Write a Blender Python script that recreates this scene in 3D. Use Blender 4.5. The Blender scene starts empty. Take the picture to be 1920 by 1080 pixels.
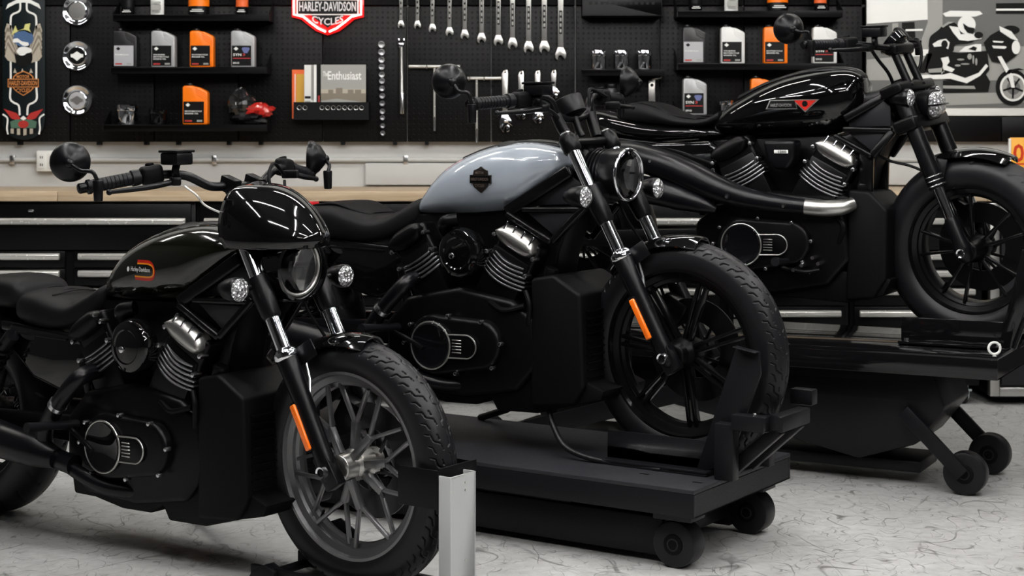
import bpy, bmesh, math, random
import numpy as np
from mathutils import Vector as V, Matrix
from mathutils.bvhtree import BVHTree

random.seed(7)
SC = bpy.context.scene
COL = SC.collection
rad = math.radians

# ------------------------------------------------------------ camera, world, exposure
EYE = 1.21                                    # camera height
cam = bpy.data.cameras.new('camera')
cam.sensor_width = 36.0
cam.lens = 3100 / 1920 * 36
cam.shift_y = -(540 - 250) / 1920             # level camera, frame cropped downwards
cam.dof.use_dof = True
cam.dof.focus_distance = 4.7
cam.dof.aperture_fstop = 7.0
cam.clip_end = 60
cam_o = bpy.data.objects.new('camera', cam)
COL.objects.link(cam_o)
cam_o.location = (0, 0, EYE)
cam_o.rotation_euler = (rad(90), 0, 0)
SC.camera = cam_o

world = bpy.data.worlds.new('world')
SC.world = world
world.use_nodes = True
world.node_tree.nodes['Background'].inputs[0].default_value = (.75, .8, .9, 1)
world.node_tree.nodes['Background'].inputs[1].default_value = .05

SC.view_settings.view_transform = 'Standard'
SC.view_settings.look = 'None'
SC.view_settings.gamma = 1
SC.view_settings.use_curve_mapping = False
SC.view_settings.exposure = EXPO = 2.5

TUBE_POWER = 24.0       # radiance of the LED tubes over the bikes
ROW_POWER = 15.0        # radiance of the tube rows over the bench and the aisle

# ------------------------------------------------------------ helpers
def spl(pts, k=6):
    """Catmull-Rom through 3D (or any-D) points."""
    P = [tuple(p) for p in pts]
    P = [tuple(2*a-b for a, b in zip(P[0], P[1]))] + P + [tuple(2*a-b for a, b in zip(P[-1], P[-2]))]
    out = []
    for i in range(1, len(P)-2):
        for j in range(k):
            t = j/k
            out.append(tuple(.5*((2*b)+(-a+c)*t+(2*a-5*b+4*c-d)*t*t+(-a+3*b-3*c+d)*t**3)
                             for a, b, c, d in zip(P[i-1], P[i], P[i+1], P[i+2])))
    out.append(P[-2])
    return out

def basis(d):
    d = V(d).normalized()
    u = V((0, 0, 1)) if abs(d.z) < .9 else V((1, 0, 0))
    a = d.cross(u).normalized()
    return d, a, d.cross(a).normalized()

class MB:
    def __init__(s, M=None):
        s.v = []; s.f = []; s.M = M or Matrix()
    def add(s, vs, fs):
        n = len(s.v)
        s.v += [s.M @ V(p) for p in vs]
        s.f += [tuple(i+n for i in f) for f in fs]
        return s
    def box(s, c, d, R=None):
        x, y, z = d[0]/2, d[1]/2, d[2]/2
        vs = [V((a*x, b*y, e*z)) for a in (-1, 1) for b in (-1, 1) for e in (-1, 1)]
        if R is not None: vs = [R @ p for p in vs]
        return s.add([p+V(c) for p in vs], [(0,1,3,2),(4,6,7,5),(0,4,5,1),(2,3,7,6),(0,2,6,4),(1,5,7,3)])
    def bx(s, x0, x1, y0, y1, z0, z1):
        return s.box(((x0+x1)/2, (y0+y1)/2, (z0+z1)/2), (abs(x1-x0), abs(y1-y0), abs(z1-z0)))
    def bar(s, p0, p1, w, t, up=(0, 1, 0)):
        """box from p0 to p1, thickness t along up, width w across"""
        p0, p1 = V(p0), V(p1); d = (p1-p0); L = d.length; d.normalize()
        u = V(up); u = (u-d*u.dot(d)).normalized(); c = d.cross(u)
        R = Matrix((d, u, c)).transposed()
        return s.box((p0+p1)/2, (L, t, w), R)
    def tube(s, path, r, n=10, caps=True):
        P = [V(p) for p in path]; m = len(P)
        R = list(r) if hasattr(r, '__len__') else [r]*m
        if len(R) != m:
            R = [np.interp(i/(m-1), np.linspace(0, 1, len(R)), R) for i in range(m)]
        d, a, b = basis(P[1]-P[0])
        vs = []; fs = []
        for i in range(m):
            t = (P[min(i+1, m-1)]-P[max(i-1, 0)]).normalized()
            a = (a-t*a.dot(t)).normalized(); b = t.cross(a)
            for j in range(n):
                q = 2*math.pi*j/n
                vs.append(P[i]+(a*math.cos(q)+b*math.sin(q))*R[i])
        for i in range(m-1):
            for j in range(n):
                k = (j+1) % n
                fs.append((i*n+j, i*n+k, (i+1)*n+k, (i+1)*n+j))
        if caps:
            fs.append(tuple(range(n-1, -1, -1))); fs.append(tuple((m-1)*n+j for j in range(n)))
        return s.add(vs, fs)
    def cyl(s, p0, p1, r0, r1=None, n=20, caps=True):
        return s.tube([p0, p1], [r0, r0 if r1 is None else r1], n, caps)
    def lathe(s, prof, o, ax, n=28, closed=False):
        """prof = [(along axis, radius)]"""
        d, a, b = basis(ax); o = V(o); vs = []; fs = []; m = len(prof)
        for h, r in prof:
            for j in range(n):
                q = 2*math.pi*j/n
                vs.append(o+d*h+(a*math.cos(q)+b*math.sin(q))*max(r, 1e-5))
        for i in range(m if closed else m-1):
            e = (i+1) % m
            for j in range(n):
                k = (j+1) % n
                fs.append((i*n+j, e*n+j, e*n+k, i*n+k))
        if not closed:
            fs.append(tuple(range(n))); fs.append(tuple((m-1)*n+j for j in range(n-1, -1, -1)))
        return s.add(vs, fs)
    def torus(s, o, ax, R, r, n=36, m=8, sq=1.0):
        prof = [(r*sq*math.sin(2*math.pi*i/m), R+r*math.cos(2*math.pi*i/m)) for i in range(m)]
        return s.lathe(prof, o, ax, n, True)
    def prism(s, poly, y0, y1):
        """polygon in x,z extruded along y"""
        n = len(poly)
        vs = [(x, y0, z) for x, z in poly]+[(x, y1, z) for x, z in poly]
        fs = [tuple(range(n)), tuple(range(2*n-1, n-1, -1))]
        fs += [(i, i+n, (i+1) % n+n, (i+1) % n) for i in range(n)]
        return s.add(vs, fs)
    def loft(s, secs, caps=True):
        n = len(secs[0]); vs = [p for q in secs for p in q]; fs = []
        for i in range(len(secs)-1):
            for j in range(n):
                k = (j+1) % n
                fs.append((i*n+j, i*n+k, (i+1)*n+k, (i+1)*n+j))
        if caps:
            fs.append(tuple(range(n-1, -1, -1))); fs.append(tuple((len(secs)-1)*n+j for j in range(n)))
        return s.add(vs, fs)
    def ell(s, c, r, n=20, m=12):
        c = V(c); vs = []; fs = []
        for i in range(m+1):
            t = math.pi*i/m
            for j in range(n):
                q = 2*math.pi*j/n
                vs.append(c+V((r[0]*math.sin(t)*math.cos(q), r[1]*math.sin(t)*math.sin(q), r[2]*math.cos(t))))
        for i in range(m):
            for j in range(n):
                k = (j+1) % n
                fs.append((i*n+j, (i+1)*n+j, (i+1)*n+k, i*n+k))
        return s.add(vs, fs)

def link(name, me, parent=None):
    o = bpy.data.objects.new(name, me)
    COL.objects.link(o)
    if parent is not None: o.parent = parent
    return o

def build(mb, name, mat, parent=None, bev=0, seg=2, sharp=38, smooth=True, bang=28):
    bm = bmesh.new()
    vs = [bm.verts.new(p) for p in mb.v]
    for f in mb.f:
        try: bm.faces.new([vs[i] for i in f])
        except ValueError: pass
    bmesh.ops.remove_doubles(bm, verts=bm.verts, dist=2e-5)
    bmesh.ops.dissolve_degenerate(bm, edges=bm.edges, dist=1e-6)
    bmesh.ops.recalc_face_normals(bm, faces=bm.faces)
    if bev:
        es = [e for e in bm.edges if len(e.link_faces) == 2 and e.calc_face_angle(0) > rad(bang)]
        if es:
            bmesh.ops.bevel(bm, geom=es, offset=bev, offset_type='OFFSET', segments=seg, profile=.5,
                            affect='EDGES', clamp_overlap=True)
    me = bpy.data.meshes.new(name)
    bm.to_mesh(me); bm.free()
    if smooth:
        me.shade_smooth()
        me.set_sharp_from_angle(angle=rad(sharp))
    me.materials.append(MAT[mat] if isinstance(mat, str) else mat)
    return link(name, me, parent)

def tag(o, label=None, cat=None, group=None, kind=None):
    if label: o['label'] = label
    if cat: o['category'] = cat
    if group: o['group'] = group
    if kind: o['kind'] = kind
    return o

def empty(name, loc=(0, 0, 0), rz=0, label=None, cat=None, group=None):
    o = bpy.data.objects.new(name, None)
    COL.objects.link(o)
    o.empty_display_size = .1
    o.location = loc; o.rotation_euler = (0, 0, rz)
    return tag(o, label, cat, group)

def copy_tree(o, parent=None):
    c = o.copy(); COL.objects.link(c); c.parent = parent
    for ch in list(o.children): copy_tree(ch, c)
    return c

# lettering: flat mesh from a font curve, centred, unit height
TXT = {}
def text_pts(s, bold=.0):
    if (s, bold) not in TXT:
        cu = bpy.data.curves.new('lettering', 'FONT')
        cu.body = s; cu.size = 1; cu.offset = bold; cu.resolution_u = 2
        o = bpy.data.objects.new('lettering', cu); COL.objects.link(o)
        dg = bpy.context.evaluated_depsgraph_get()
        me = bpy.data.meshes.new_from_object(o.evaluated_get(dg))
        vs = [tuple(p.co[:2]) for p in me.vertices]; fs = [tuple(p.vertices) for p in me.polygons]
        bpy.data.objects.remove(o); bpy.data.curves.remove(cu); bpy.data.meshes.remove(me)
        xs = [p[0] for p in vs]; ys = [p[1] for p in vs]
        x0, x1, y0, y1 = min(xs), max(xs), min(ys), max(ys)
        TXT[(s, bold)] = ([((x-(x0+x1)/2)/(x1-x0), (y-(y0+y1)/2)/(y1-y0)) for x, y in vs], fs)
    return TXT[(s, bold)]
for t_ in ('HARLEY-DAVIDSON', 'MOTOR', 'CYCLES', 'The', 'Enthusiast', 'MOTORCYCLE', 'ENGINE OIL', 'SYN', '3',
           'FORMULA+', 'SYN BLEND', 'Harley-Davidson', '03', '1250', '20W-50', '4'):
    text_pts(t_, .02)

def text(mb, s, x, z, w, h, y, arch=0, bold=.02, t=.0008):
    """lettering in the x-z plane facing -y, centre x,z; a thin raised print"""
    vs, fs = text_pts(s, bold)
    pts = [(x+u*w, z+v*h+arch*(u*u*4), y) for u, v in vs]
    mb.add([(a, c-t, b) for a, b, c in pts], fs)
    return mb

def conform(o, bvh, off, y0=-1, d=(0, 1, 0)):
    """lay a flat print onto the curved surface below it (seen from -y)"""
    for v in o.data.vertices:
        h = bvh.ray_cast(V((v.co.x, y0, v.co.z)), V(d))
        if h[0] is not None: v.co.y = h[0].y-off+(v.co.y if abs(v.co.y) < .02 else 0)

def bvh_of(o):
    return BVHTree.FromPolygons([v.co.copy() for v in o.data.vertices], [tuple(p.vertices) for p in o.data.polygons])

# ------------------------------------------------------------ materials
MAT = {}
def new_mat(name):
    m = bpy.data.materials.new(name); m.use_nodes = True
    MAT[name] = m
    nt = m.node_tree
    return m, nt, nt.nodes['Principled BSDF']
def N(nt, typ, **kw):
    n = nt.nodes.new(typ)
    for k, v in kw.items():
        if hasattr(n, k): setattr(n, k, v)
        else: n.inputs[k].default_value = v
    return n
def pm(name, col, rough=.5, metal=0, coat=0, var=.15, bump=0, scale=60, spec=.5, emit=None, estr=0, trans=0):
    """principled material; roughness and colour break up a little with noise"""
    m, nt, b = new_mat(name)
    b.inputs['Base Color'].default_value = (*col, 1)
    b.inputs['Metallic'].default_value = metal
    b.inputs['Specular IOR Level'].default_value = spec
    b.inputs['Coat Weight'].default_value = coat
    b.inputs['Coat Roughness'].default_value = .04
    b.inputs['Transmission Weight'].default_value = trans
    tc = N(nt, 'ShaderNodeTexCoord')
    nz = N(nt, 'ShaderNodeTexNoise'); nz.inputs['Scale'].default_value = scale; nz.inputs['Detail'].default_value = 3
    nt.links.new(tc.outputs['Object'], nz.inputs['Vector'])
    mr = N(nt, 'ShaderNodeMapRange')
    mr.inputs['To Min'].default_value = max(0, rough*(1-var)); mr.inputs['To Max'].default_value = min(1, rough*(1+var))
    nt.links.new(nz.outputs['Fac'], mr.inputs['Value'])
    nt.links.new(mr.outputs['Result'], b.inputs['Roughness'])
    if bump:
        bp = N(nt, 'ShaderNodeBump'); bp.inputs['Strength'].default_value = bump; bp.inputs['Distance'].default_value = .002
        nt.links.new(nz.outputs['Fac'], bp.inputs['Height']); nt.links.new(bp.outputs['Normal'], b.inputs['Normal'])
    if emit:
        b.inputs['Emission Color'].default_value = (*emit, 1); b.inputs['Emission Strength'].default_value = estr
    return m

pm('gloss_black', (.002, .002, .0022), .07, coat=.6, var=.1, spec=.3)
pm('tank_green_black', (.004, .0045, .0022), .12, coat=.7, spec=.4)
pm('tank_grey', (.33, .365, .415), .2, coat=1)
pm('satin_black', (.0024, .0024, .0032), .32, spec=.22)
pm('exhaust_black', (.0025, .0025, .0036), .3, spec=.3)
pm('plastic_black', (.0022, .0022, .0026), .5, bump=.05, scale=300, spec=.12)
pm('engine_black', (.0018, .0018, .0022), .34, bump=.06, scale=220, spec=.18)
pm('fin_edge', (.30, .30, .31), .32, metal=1)
pm('frame_black', (.002, .002, .0023), .24, spec=.25)
pm('rubber', (.0065, .0065, .008), .4, bump=.05, scale=400, spec=.3)
pm('grip_rubber', (.005, .005, .0065), .42, bump=.1, scale=500, spec=.22)
pm('vinyl', (.0045, .0045, .005), .5, bump=.25, scale=450, spec=.16)
pm('chrome', (.86, .87, .9), .07, metal=1)
pm('steel', (.62, .62, .63), .24, metal=1)
pm('satin_steel', (.55, .54, .52), .34, metal=1)
pm('cast_alloy', (.20, .20, .205), .36, metal=.85)
pm('rim_black', (.003, .003, .0035), .22, spec=.25)
pm('grey_panel', (.014, .014, .017), .45, spec=.3)
pm('reflector_orange', (.95, .17, .008), .22, coat=.6)
pm('amber', (.55, .12, .01), .25, coat=.6)
pm('tail_red', (.45, .01, .015), .25, coat=.5)
pm('bronze', (.05, .042, .038), .35, metal=.8)
pm('bronze_light', (.22, .17, .14), .35, metal=.7)
pm('logo_white', (.75, .75, .75), .4)
pm('logo_orange', (.85, .28, .01), .35)
pm('logo_red', (.55, .015, .008), .35)
pm('brake_steel', (.05, .05, .052), .3, metal=1)
pm('pull_alloy', (.66, .65, .62), .26, metal=.6)
pm('zinc', (.55, .62, .63), .3, metal=.9)
pm('wall_paint', (.50, .50, .49), .7, bump=.08, scale=35)
pm('white_plastic', (.75, .75, .72), .45)
pm('conduit', (.46, .46, .45), .5)
pm('ceiling_dark', (.02, .02, .022), .8)
pm('side_wall', (.05, .05, .052), .75)
pm('cabinet_black', (.0015, .0015, .0017), .33, bump=.03, scale=150, spec=.2)
pm('lift_black', (.006, .006, .0075), .4, bump=.25, scale=180, spec=.22)
pm('deck_grey', (.02, .02, .024), .45, bump=.3, scale=120, spec=.35)
pm('lift_gloss', (.004, .004, .0046), .09, scale=30, spec=.45)
pm('post_grey', (.46, .47, .47), .75, bump=.03, scale=80, spec=.2)
pm('shelf_black', (.0025, .0025, .003), .42, spec=.2)
pm('bottle_orange', (.93, .19, .004), .32, bump=.03, scale=60)
pm('bottle_silver', (.40, .40, .41), .34, metal=.25)
pm('bottle_white', (.70, .70, .69), .35)
pm('bottle_dark', (.012, .012, .013), .36)
pm('label_black', (.003, .003, .0034), .4, spec=.2)
pm('label_grey', (.40, .40, .42), .45)
pm('label_blue', (.12, .14, .32), .4)
pm('print_white', (.8, .8, .78), .5)
pm('print_mid', (.32, .32, .30), .5)
pm('print_dark', (.004, .004, .004), .5, spec=.2)
pm('print_grey', (.13, .13, .125), .5)
pm('print_red', (.42, .025, .02), .45)
pm('print_orange', (.6, .22, .06), .45)
pm('print_blue', (.06, .12, .25), .45)
pm('print_yellow', (.62, .60, .22), .45)
pm('print_tan', (.20, .17, .13), .5)
pm('print_teal', (.003, .007, .009), .4, spec=.3)
pm('print_green', (.07, .15, .1), .45)
pm('print_sand', (.42, .37, .30), .5)
pm('wood_edge', (.40, .26, .14), .5)
pm('sign_yellow', (.85, .40, .03), .4)
pm('sign_red', (.6, .04, .01), .4)
pm('paper_white', (.72, .72, .70), .6)
pm('paper_orange', (.75, .12, .02), .5)
pm('paper_yellow', (.55, .30, .03), .5)
pm('acrylic_red', (.35, .004, .005), .2, coat=.5, emit=(1, .02, .02), estr=.08)
pm('neon', (1, .9, .88), .3, emit=(1, .42, .38), estr=1.6)
pm('neon_letter', (.4, .4, .4), .4, emit=(1, .93, .93), estr=.045)
pm('led', (1, 1, 1), .4, emit=(1, .99, .965), estr=TUBE_POWER)
pm('led_row', (1, 1, 1), .4, emit=(1, .97, .90), estr=ROW_POWER)
pm('bag_black', (.01, .01, .01), .12, coat=.6, bump=1, scale=45)
pm('bag_red', (.45, .02, .015), .15, coat=.6, bump=1, scale=45)
pm('lamp_bowl', (.8, .81, .83), .22, metal=.12, coat=.5)
pm('lens_dark', (.004, .004, .005), .06, coat=.25, spec=.2)

def lens_mat(name, c0, c1, scale, rough):
    """faceted clear lens over a bright reflector bowl"""
    m, nt, b = new_mat(name)
    tc = N(nt, 'ShaderNodeTexCoord')
    vo = N(nt, 'ShaderNodeTexVoronoi'); vo.inputs['Scale'].default_value = scale
    nt.links.new(tc.outputs['Object'], vo.inputs['Vector'])
    bp = N(nt, 'ShaderNodeBump'); bp.inputs['Strength'].default_value = 1; bp.inputs['Distance'].default_value = .012
    nt.links.new(vo.outputs['Distance'], bp.inputs['Height'])
    nt.links.new(bp.outputs['Normal'], b.inputs['Normal'])
    cr = N(nt, 'ShaderNodeValToRGB')
    cr.color_ramp.elements[0].color = (*c0, 1); cr.color_ramp.elements[1].color = (*c1, 1)
    sp = N(nt, 'ShaderNodeSeparateColor')
    nt.links.new(vo.outputs['Color'], sp.inputs['Color'])
    nt.links.new(sp.outputs['Red'], cr.inputs['Fac']); nt.links.new(cr.outputs['Color'], b.inputs['Base Color'])
    b.inputs['Metallic'].default_value = .75; b.inputs['Roughness'].default_value = rough
    b.inputs['Coat Weight'].default_value = 1
    return m
lens_mat('signal_lens', (.35, .35, .36), (.95, .95, .97), 95, .12)

def glass_mat():
    m, nt, b = new_mat('clear_glass')
    out = nt.nodes['Material Output']
    tr = N(nt, 'ShaderNodeBsdfTransparent'); gl = N(nt, 'ShaderNodeBsdfGlossy'); gl.inputs['Roughness'].default_value = .02
    fr = N(nt, 'ShaderNodeFresnel'); fr.inputs['IOR'].default_value = 1.5
    mx = N(nt, 'ShaderNodeMixShader')
    nt.links.new(fr.outputs[0], mx.inputs[0]); nt.links.new(tr.outputs[0], mx.inputs[1]); nt.links.new(gl.outputs[0], mx.inputs[2])
    nt.links.new(mx.outputs[0], out.inputs['Surface'])
glass_mat()

def floor_mat():
    m, nt, b = new_mat('floor_concrete')
    L = nt.links.new
    tc = N(nt, 'ShaderNodeTexCoord')
    big = N(nt, 'ShaderNodeTexNoise'); big.inputs['Scale'].default_value = 1.1; big.inputs['Detail'].default_value = 6
    L(tc.outputs['Object'], big.inputs['Vector'])
    ramp = N(nt, 'ShaderNodeValToRGB')
    ramp.color_ramp.elements[0].position = .3; ramp.color_ramp.elements[0].color = (.34, .338, .332, 1)
    ramp.color_ramp.elements[1].position = .75; ramp.color_ramp.elements[1].color = (.61, .608, .60, 1)
    L(big.outputs['Fac'], ramp.inputs['Fac'])
    col = ramp.outputs['Color']
    # tyre and tool scuffs: thin contour lines of warped noise, broken up by another noise
    for sc, rot, wid, dark, st in ((2.2, .4, .008, .22, 1.0), (3.6, 1.5, .007, .25, 1.0), (6.5, 2.3, .010, .38, .8), (4.5, .9, .010, .3, 1.6), (9.0, 2.9, .012, .42, 1.3), (3.0, 2.0, .006, .2, 2.2), (7.5, .2, .010, .3, 2.0)):
        mp = N(nt, 'ShaderNodeMapping'); mp.inputs['Rotation'].default_value = (0, 0, rot)
        mp.inputs['Scale'].default_value = (st, 1, 1); mp.inputs['Location'].default_value = (sc*3.1, sc*1.7, 0)
        L(tc.outputs['Object'], mp.inputs['Vector'])
        n1 = N(nt, 'ShaderNodeTexNoise'); n1.inputs['Scale'].default_value = sc; n1.inputs['Detail'].default_value = 1
        n1.inputs['Distortion'].default_value = .15
        L(mp.outputs['Vector'], n1.inputs['Vector'])
        a = N(nt, 'ShaderNodeMath', operation='SUBTRACT'); L(n1.outputs['Fac'], a.inputs[0]); a.inputs[1].default_value = .5
        ab = N(nt, 'ShaderNodeMath', operation='ABSOLUTE'); L(a.outputs[0], ab.inputs[0])
        lt = N(nt, 'ShaderNodeMapRange'); lt.inputs['From Min'].default_value = 0; lt.inputs['From Max'].default_value = wid
        lt.inputs['To Min'].default_value = 1; lt.inputs['To Max'].default_value = 0
        L(ab.outputs[0], lt.inputs['Value'])
        n2 = N(nt, 'ShaderNodeTexNoise'); n2.inputs['Scale'].default_value = sc*1.7; n2.inputs['Detail'].default_value = 4
        L(tc.outputs['Object'], n2.inputs['Vector'])
        g = N(nt, 'ShaderNodeMapRange'); g.inputs['From Min'].default_value = .46; g.inputs['From Max'].default_value = .6
        L(n2.outputs['Fac'], g.inputs['Value'])
        mu = N(nt, 'ShaderNodeMath', operation='MULTIPLY'); L(lt.outputs['Result'], mu.inputs[0]); L(g.outputs['Result'], mu.inputs[1])
        m2 = N(nt, 'ShaderNodeMath', operation='MULTIPLY'); L(mu.outputs[0], m2.inputs[0]); m2.inputs[1].default_value = 1-dark
        mx = N(nt, 'ShaderNodeMix', data_type='RGBA'); mx.blend_type = 'MIX'
        L(m2.outputs[0], mx.inputs[0]); L(col, mx.inputs[6]); mx.inputs[7].default_value = (.045, .043, .04, 1)
        col = mx.outputs[2]
    fine = N(nt, 'ShaderNodeTexNoise'); fine.inputs['Scale'].default_value = 28; fine.inputs['Detail'].default_value = 8
    L(tc.outputs['Object'], fine.inputs['Vector'])
    fr = N(nt, 'ShaderNodeMapRange'); fr.inputs['To Min'].default_value = .72; fr.inputs['To Max'].default_value = 1.22
    L(fine.outputs['Fac'], fr.inputs['Value'])
    mm = N(nt, 'ShaderNodeMix', data_type='RGBA'); mm.blend_type = 'MULTIPLY'; mm.inputs[0].default_value = 1
    L(col, mm.inputs[6]); L(fr.outputs['Result'], mm.inputs[7])
    L(mm.outputs[2], b.inputs['Base Color'])
    b.inputs['Roughness'].default_value = .42
    b.inputs['Specular IOR Level'].default_value = .35
floor_mat()

def peg_mat():
    """black perforated steel: rows of punched holes every 25 mm"""
    m, nt, b = new_mat('pegboard')
    L = nt.links.new
    tc = N(nt, 'ShaderNodeTexCoord')
    sc = N(nt, 'ShaderNodeVectorMath', operation='SCALE'); sc.inputs['Scale'].default_value = 1/.0254
    L(tc.outputs['Object'], sc.inputs[0])
    fr = N(nt, 'ShaderNodeVectorMath', operation='FRACTION'); L(sc.outputs[0], fr.inputs[0])
    sb = N(nt, 'ShaderNodeVectorMath', operation='SUBTRACT'); L(fr.outputs[0], sb.inputs[0]); sb.inputs[1].default_value = (.5, .5, .5)
    ml = N(nt, 'ShaderNodeVectorMath', operation='MULTIPLY'); L(sb.outputs[0], ml.inputs[0]); ml.inputs[1].default_value = (1, 0, 1)
    ln = N(nt, 'ShaderNodeVectorMath', operation='LENGTH'); L(ml.outputs[0], ln.inputs[0])
    mr = N(nt, 'ShaderNodeMapRange'); mr.inputs['From Min'].default_value = .13; mr.inputs['From Max'].default_value = .2
    L(ln.outputs['Value'], mr.inputs['Value'])
    cr = N(nt, 'ShaderNodeValToRGB')
    cr.color_ramp.elements[0].color = (.002, .002, .002, 1)
    cr.color_ramp.elements[1].color = (.0028, .0028, .0032, 1)
    L(mr.outputs['Result'], cr.inputs['Fac']); L(cr.outputs['Color'], b.inputs['Base Color'])
    bp = N(nt, 'ShaderNodeBump'); bp.inputs['Strength'].default_value = .8; bp.inputs['Distance'].default_value = .002
    L(mr.outputs['Result'], bp.inputs['Height']); L(bp.outputs['Normal'], b.inputs['Normal'])
    b.inputs['Roughness'].default_value = .45
    b.inputs['Specular IOR Level'].default_value = .18
peg_mat()

def wood_mat():
    m, nt, b = new_mat('butcher_block')
    L = nt.links.new
    tc = N(nt, 'ShaderNodeTexCoord')
    mp = N(nt, 'ShaderNodeMapping'); mp.inputs['Scale'].default_value = (1.2, 14, 30)
    L(tc.outputs['Object'], mp.inputs['Vector'])
    nz = N(nt, 'ShaderNodeTexNoise'); nz.inputs['Scale'].default_value = 2.2; nz.inputs['Detail'].default_value = 6; nz.inputs['Distortion'].default_value = .8
    L(mp.outputs['Vector'], nz.inputs['Vector'])
    cr = N(nt, 'ShaderNodeValToRGB')
    cr.color_ramp.elements[0].position = .3; cr.color_ramp.elements[0].color = (.40, .29, .185, 1)
    cr.color_ramp.elements[1].position = .7; cr.color_ramp.elements[1].color = (.58, .455, .31, 1)
    L(nz.outputs['Fac'], cr.inputs['Fac']); L(cr.outputs['Color'], b.inputs['Base Color'])
    b.inputs['Roughness'].default_value = .4
wood_mat()

# ------------------------------------------------------------ room shell
XL, XR, YB, YF, HC = -5.5, 5.5, 8.0, -3.5, 3.5
tag(build(MB().bx(XL, XR, YF, YB, -.1, 0), 'floor', 'floor_concrete', smooth=False), 'pale scuffed concrete workshop floor', 'floor', kind='structure')
tag(build(MB().bx(XL, XR, YB, YB+.15, 0, HC), 'wall_back', 'wall_paint', smooth=False), 'light grey painted wall behind the workbench', 'wall', kind='structure')
tag(build(MB().bx(XL-.15, XL, YF, YB, 0, HC), 'wall_left', 'side_wall', smooth=False), 'dark side wall of the workshop', 'wall', kind='structure')
tag(build(MB().bx(XR, XR+.15, YF, YB, 0, HC), 'wall_right', 'side_wall', smooth=False), 'dark side wall of the workshop', 'wall', kind='structure')
tag(build(MB().bx(XL, XR, YF-.15, YF, 0, HC), 'wall_front', 'side_wall', smooth=False), 'dark wall behind the camera', 'wall', kind='structure')
tag(build(MB().bx(XL, XR, YF, YB, HC, HC+.1), 'ceiling', 'ceiling_dark', smooth=False), 'dark painted ceiling', 'ceiling', kind='structure')

# ---- lamps: LED tubes hung in lines over the bikes, the bench and the aisle
tube_a = tube_b = None
lamps = [(x, y, 3.1, 90, 'led', 'over the bikes') for x in (-1.9, .25, 2.4) for y in (2.0, 3.5, 5.0) if (x, y) != (-1.9, 2.0)]
lamps += [(x, y, 3.1, 0, 'led', 'over the bikes') for x in (-.85, 1.3) for y in (2.75, 4.25)]
lamps += [(x, 6.5, 3.1, 0, 'led_row', 'over the workbench') for x in (-3.3, -1.65, 0, 1.65, 3.3)]
lamps += [(x, .6, 3.2, 0, 'led_row', 'at right front, added to brighten the grey post') for x in (1.8,)]
lamps += [(2.9, .9, 3.1, 90, 'led', 'at right front, added to brighten the grey post')]  # extra unseen lamp, added to brighten the right face of the wheel stand post
proto = {}
for x, y, z, rz, m, where in lamps:
    if m not in proto:
        proto[m] = t = build(MB().cyl((-.6, 0, 0), (.6, 0, 0), .018, n=8), 'tube_lamp', m)
    else:
        t = link('tube_lamp', proto[m].data)
    t.location = (x, y, z); t.rotation_euler = (0, 0, rad(rz))
    tag(t, 'white LED tube lamp under the ceiling '+where, 'lamp', 'ceiling tube lamps '+where)
    build(MB().bx(-.62, .62, -.03, .03, .025, .06), 'housing', 'shelf_black', t)
    build(MB().cyl((0, 0, .06), (0, 0, HC-z-.002), .006, n=6), 'hanger', 'steel', t)

# ------------------------------------------------------------ wall: coordinates measured on the wall plane
def wx(px, Y=7.95): return (px-960)/3100*Y
def wz(py, Y=7.95): return EYE-(py-250)/3100*Y

YP = 7.955                                      # face of the pegboard
# pegboard of separate steel panels
peg = empty('pegboard', (0, 8, 1.17), 0, 'black perforated steel pegboard carrying tools and shelves along the back wall', 'pegboard')
seams = [-185, -27, 131, 289, 447, 605, 763, 921, 1079, 1237, 1395, 1553, 1625]
for r, (z0, z1) in enumerate(((wz(266), wz(12)), (wz(12)+.006, 2.55))):
    for a, b in zip(seams[:-1], seams[1:]):
        x0, x1 = wx(a)+.003, wx(b)-.003
        o = build(MB().bx(x0, x1, YP-8, .0, z0-1.17, z1-1.17), 'panel', 'pegboard', peg, bev=.003)
for px in (35, 184, 273, 333, 428, 488, 642, 740, 800, 945, 1260, 1420):
    build(MB().bx(wx(px)-.009, wx(px)+.009, YP-8, -.002, wz(272)-1.17, wz(264)-1.17), 'mounting_tab', 'shelf_black', peg)
build(MB().bx(wx(1616), wx(1625), YP-8, 0, wz(266)-1.17, 1.38), 'edge_trim', 'shelf_black', peg, bev=.002)

# wall outlet, conduit, lower wall raceway
so = empty('wall_outlet', (wx(90, 7.98), 8, wz(302)), 0, 'white double outlet box on the grey wall above the bench', 'outlet')
build(MB().bx(-.05, .05, -.045, 0, -.05, .05), 'box', 'white_plastic', so, bev=.006)
for s in (-1, 1):
    p = build(MB().bx(s*.024-.018, s*.024+.018, -.05, -.045, -.036, .036), 'socket_plate', 'paper_white', so, bev=.002)
    for zz in (-.018, .018):
        build(MB().bx(s*.024-.006, s*.024-.002, -.0515, -.05, zz-.006, zz+.006), 'slot', 'print_dark', p)
        build(MB().bx(s*.024+.003, s*.024+.007, -.0515, -.05, zz-.006, zz+.006), 'slot', 'print_dark', p)
cd = empty('wall_conduit', (0, 8, wz(300)), 0, 'thin grey conduit running level along the lower wall', 'conduit')
build(MB().cyl((XL+.05, -.013, 0), (wx(74), -.013, 0), .012, n=12), 'pipe', 'conduit', cd)
build(MB().cyl((wx(106), -.013, 0), (4.5, -.013, 0), .012, n=12), 'pipe', 'conduit', cd)
for px in (20, 400, 760, 1200, 1660):
    build(MB().bx(wx(px)-.012, wx(px)+.012, -.03, 0, -.022, .022), 'clamp', 'steel', cd, bev=.003)
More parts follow.
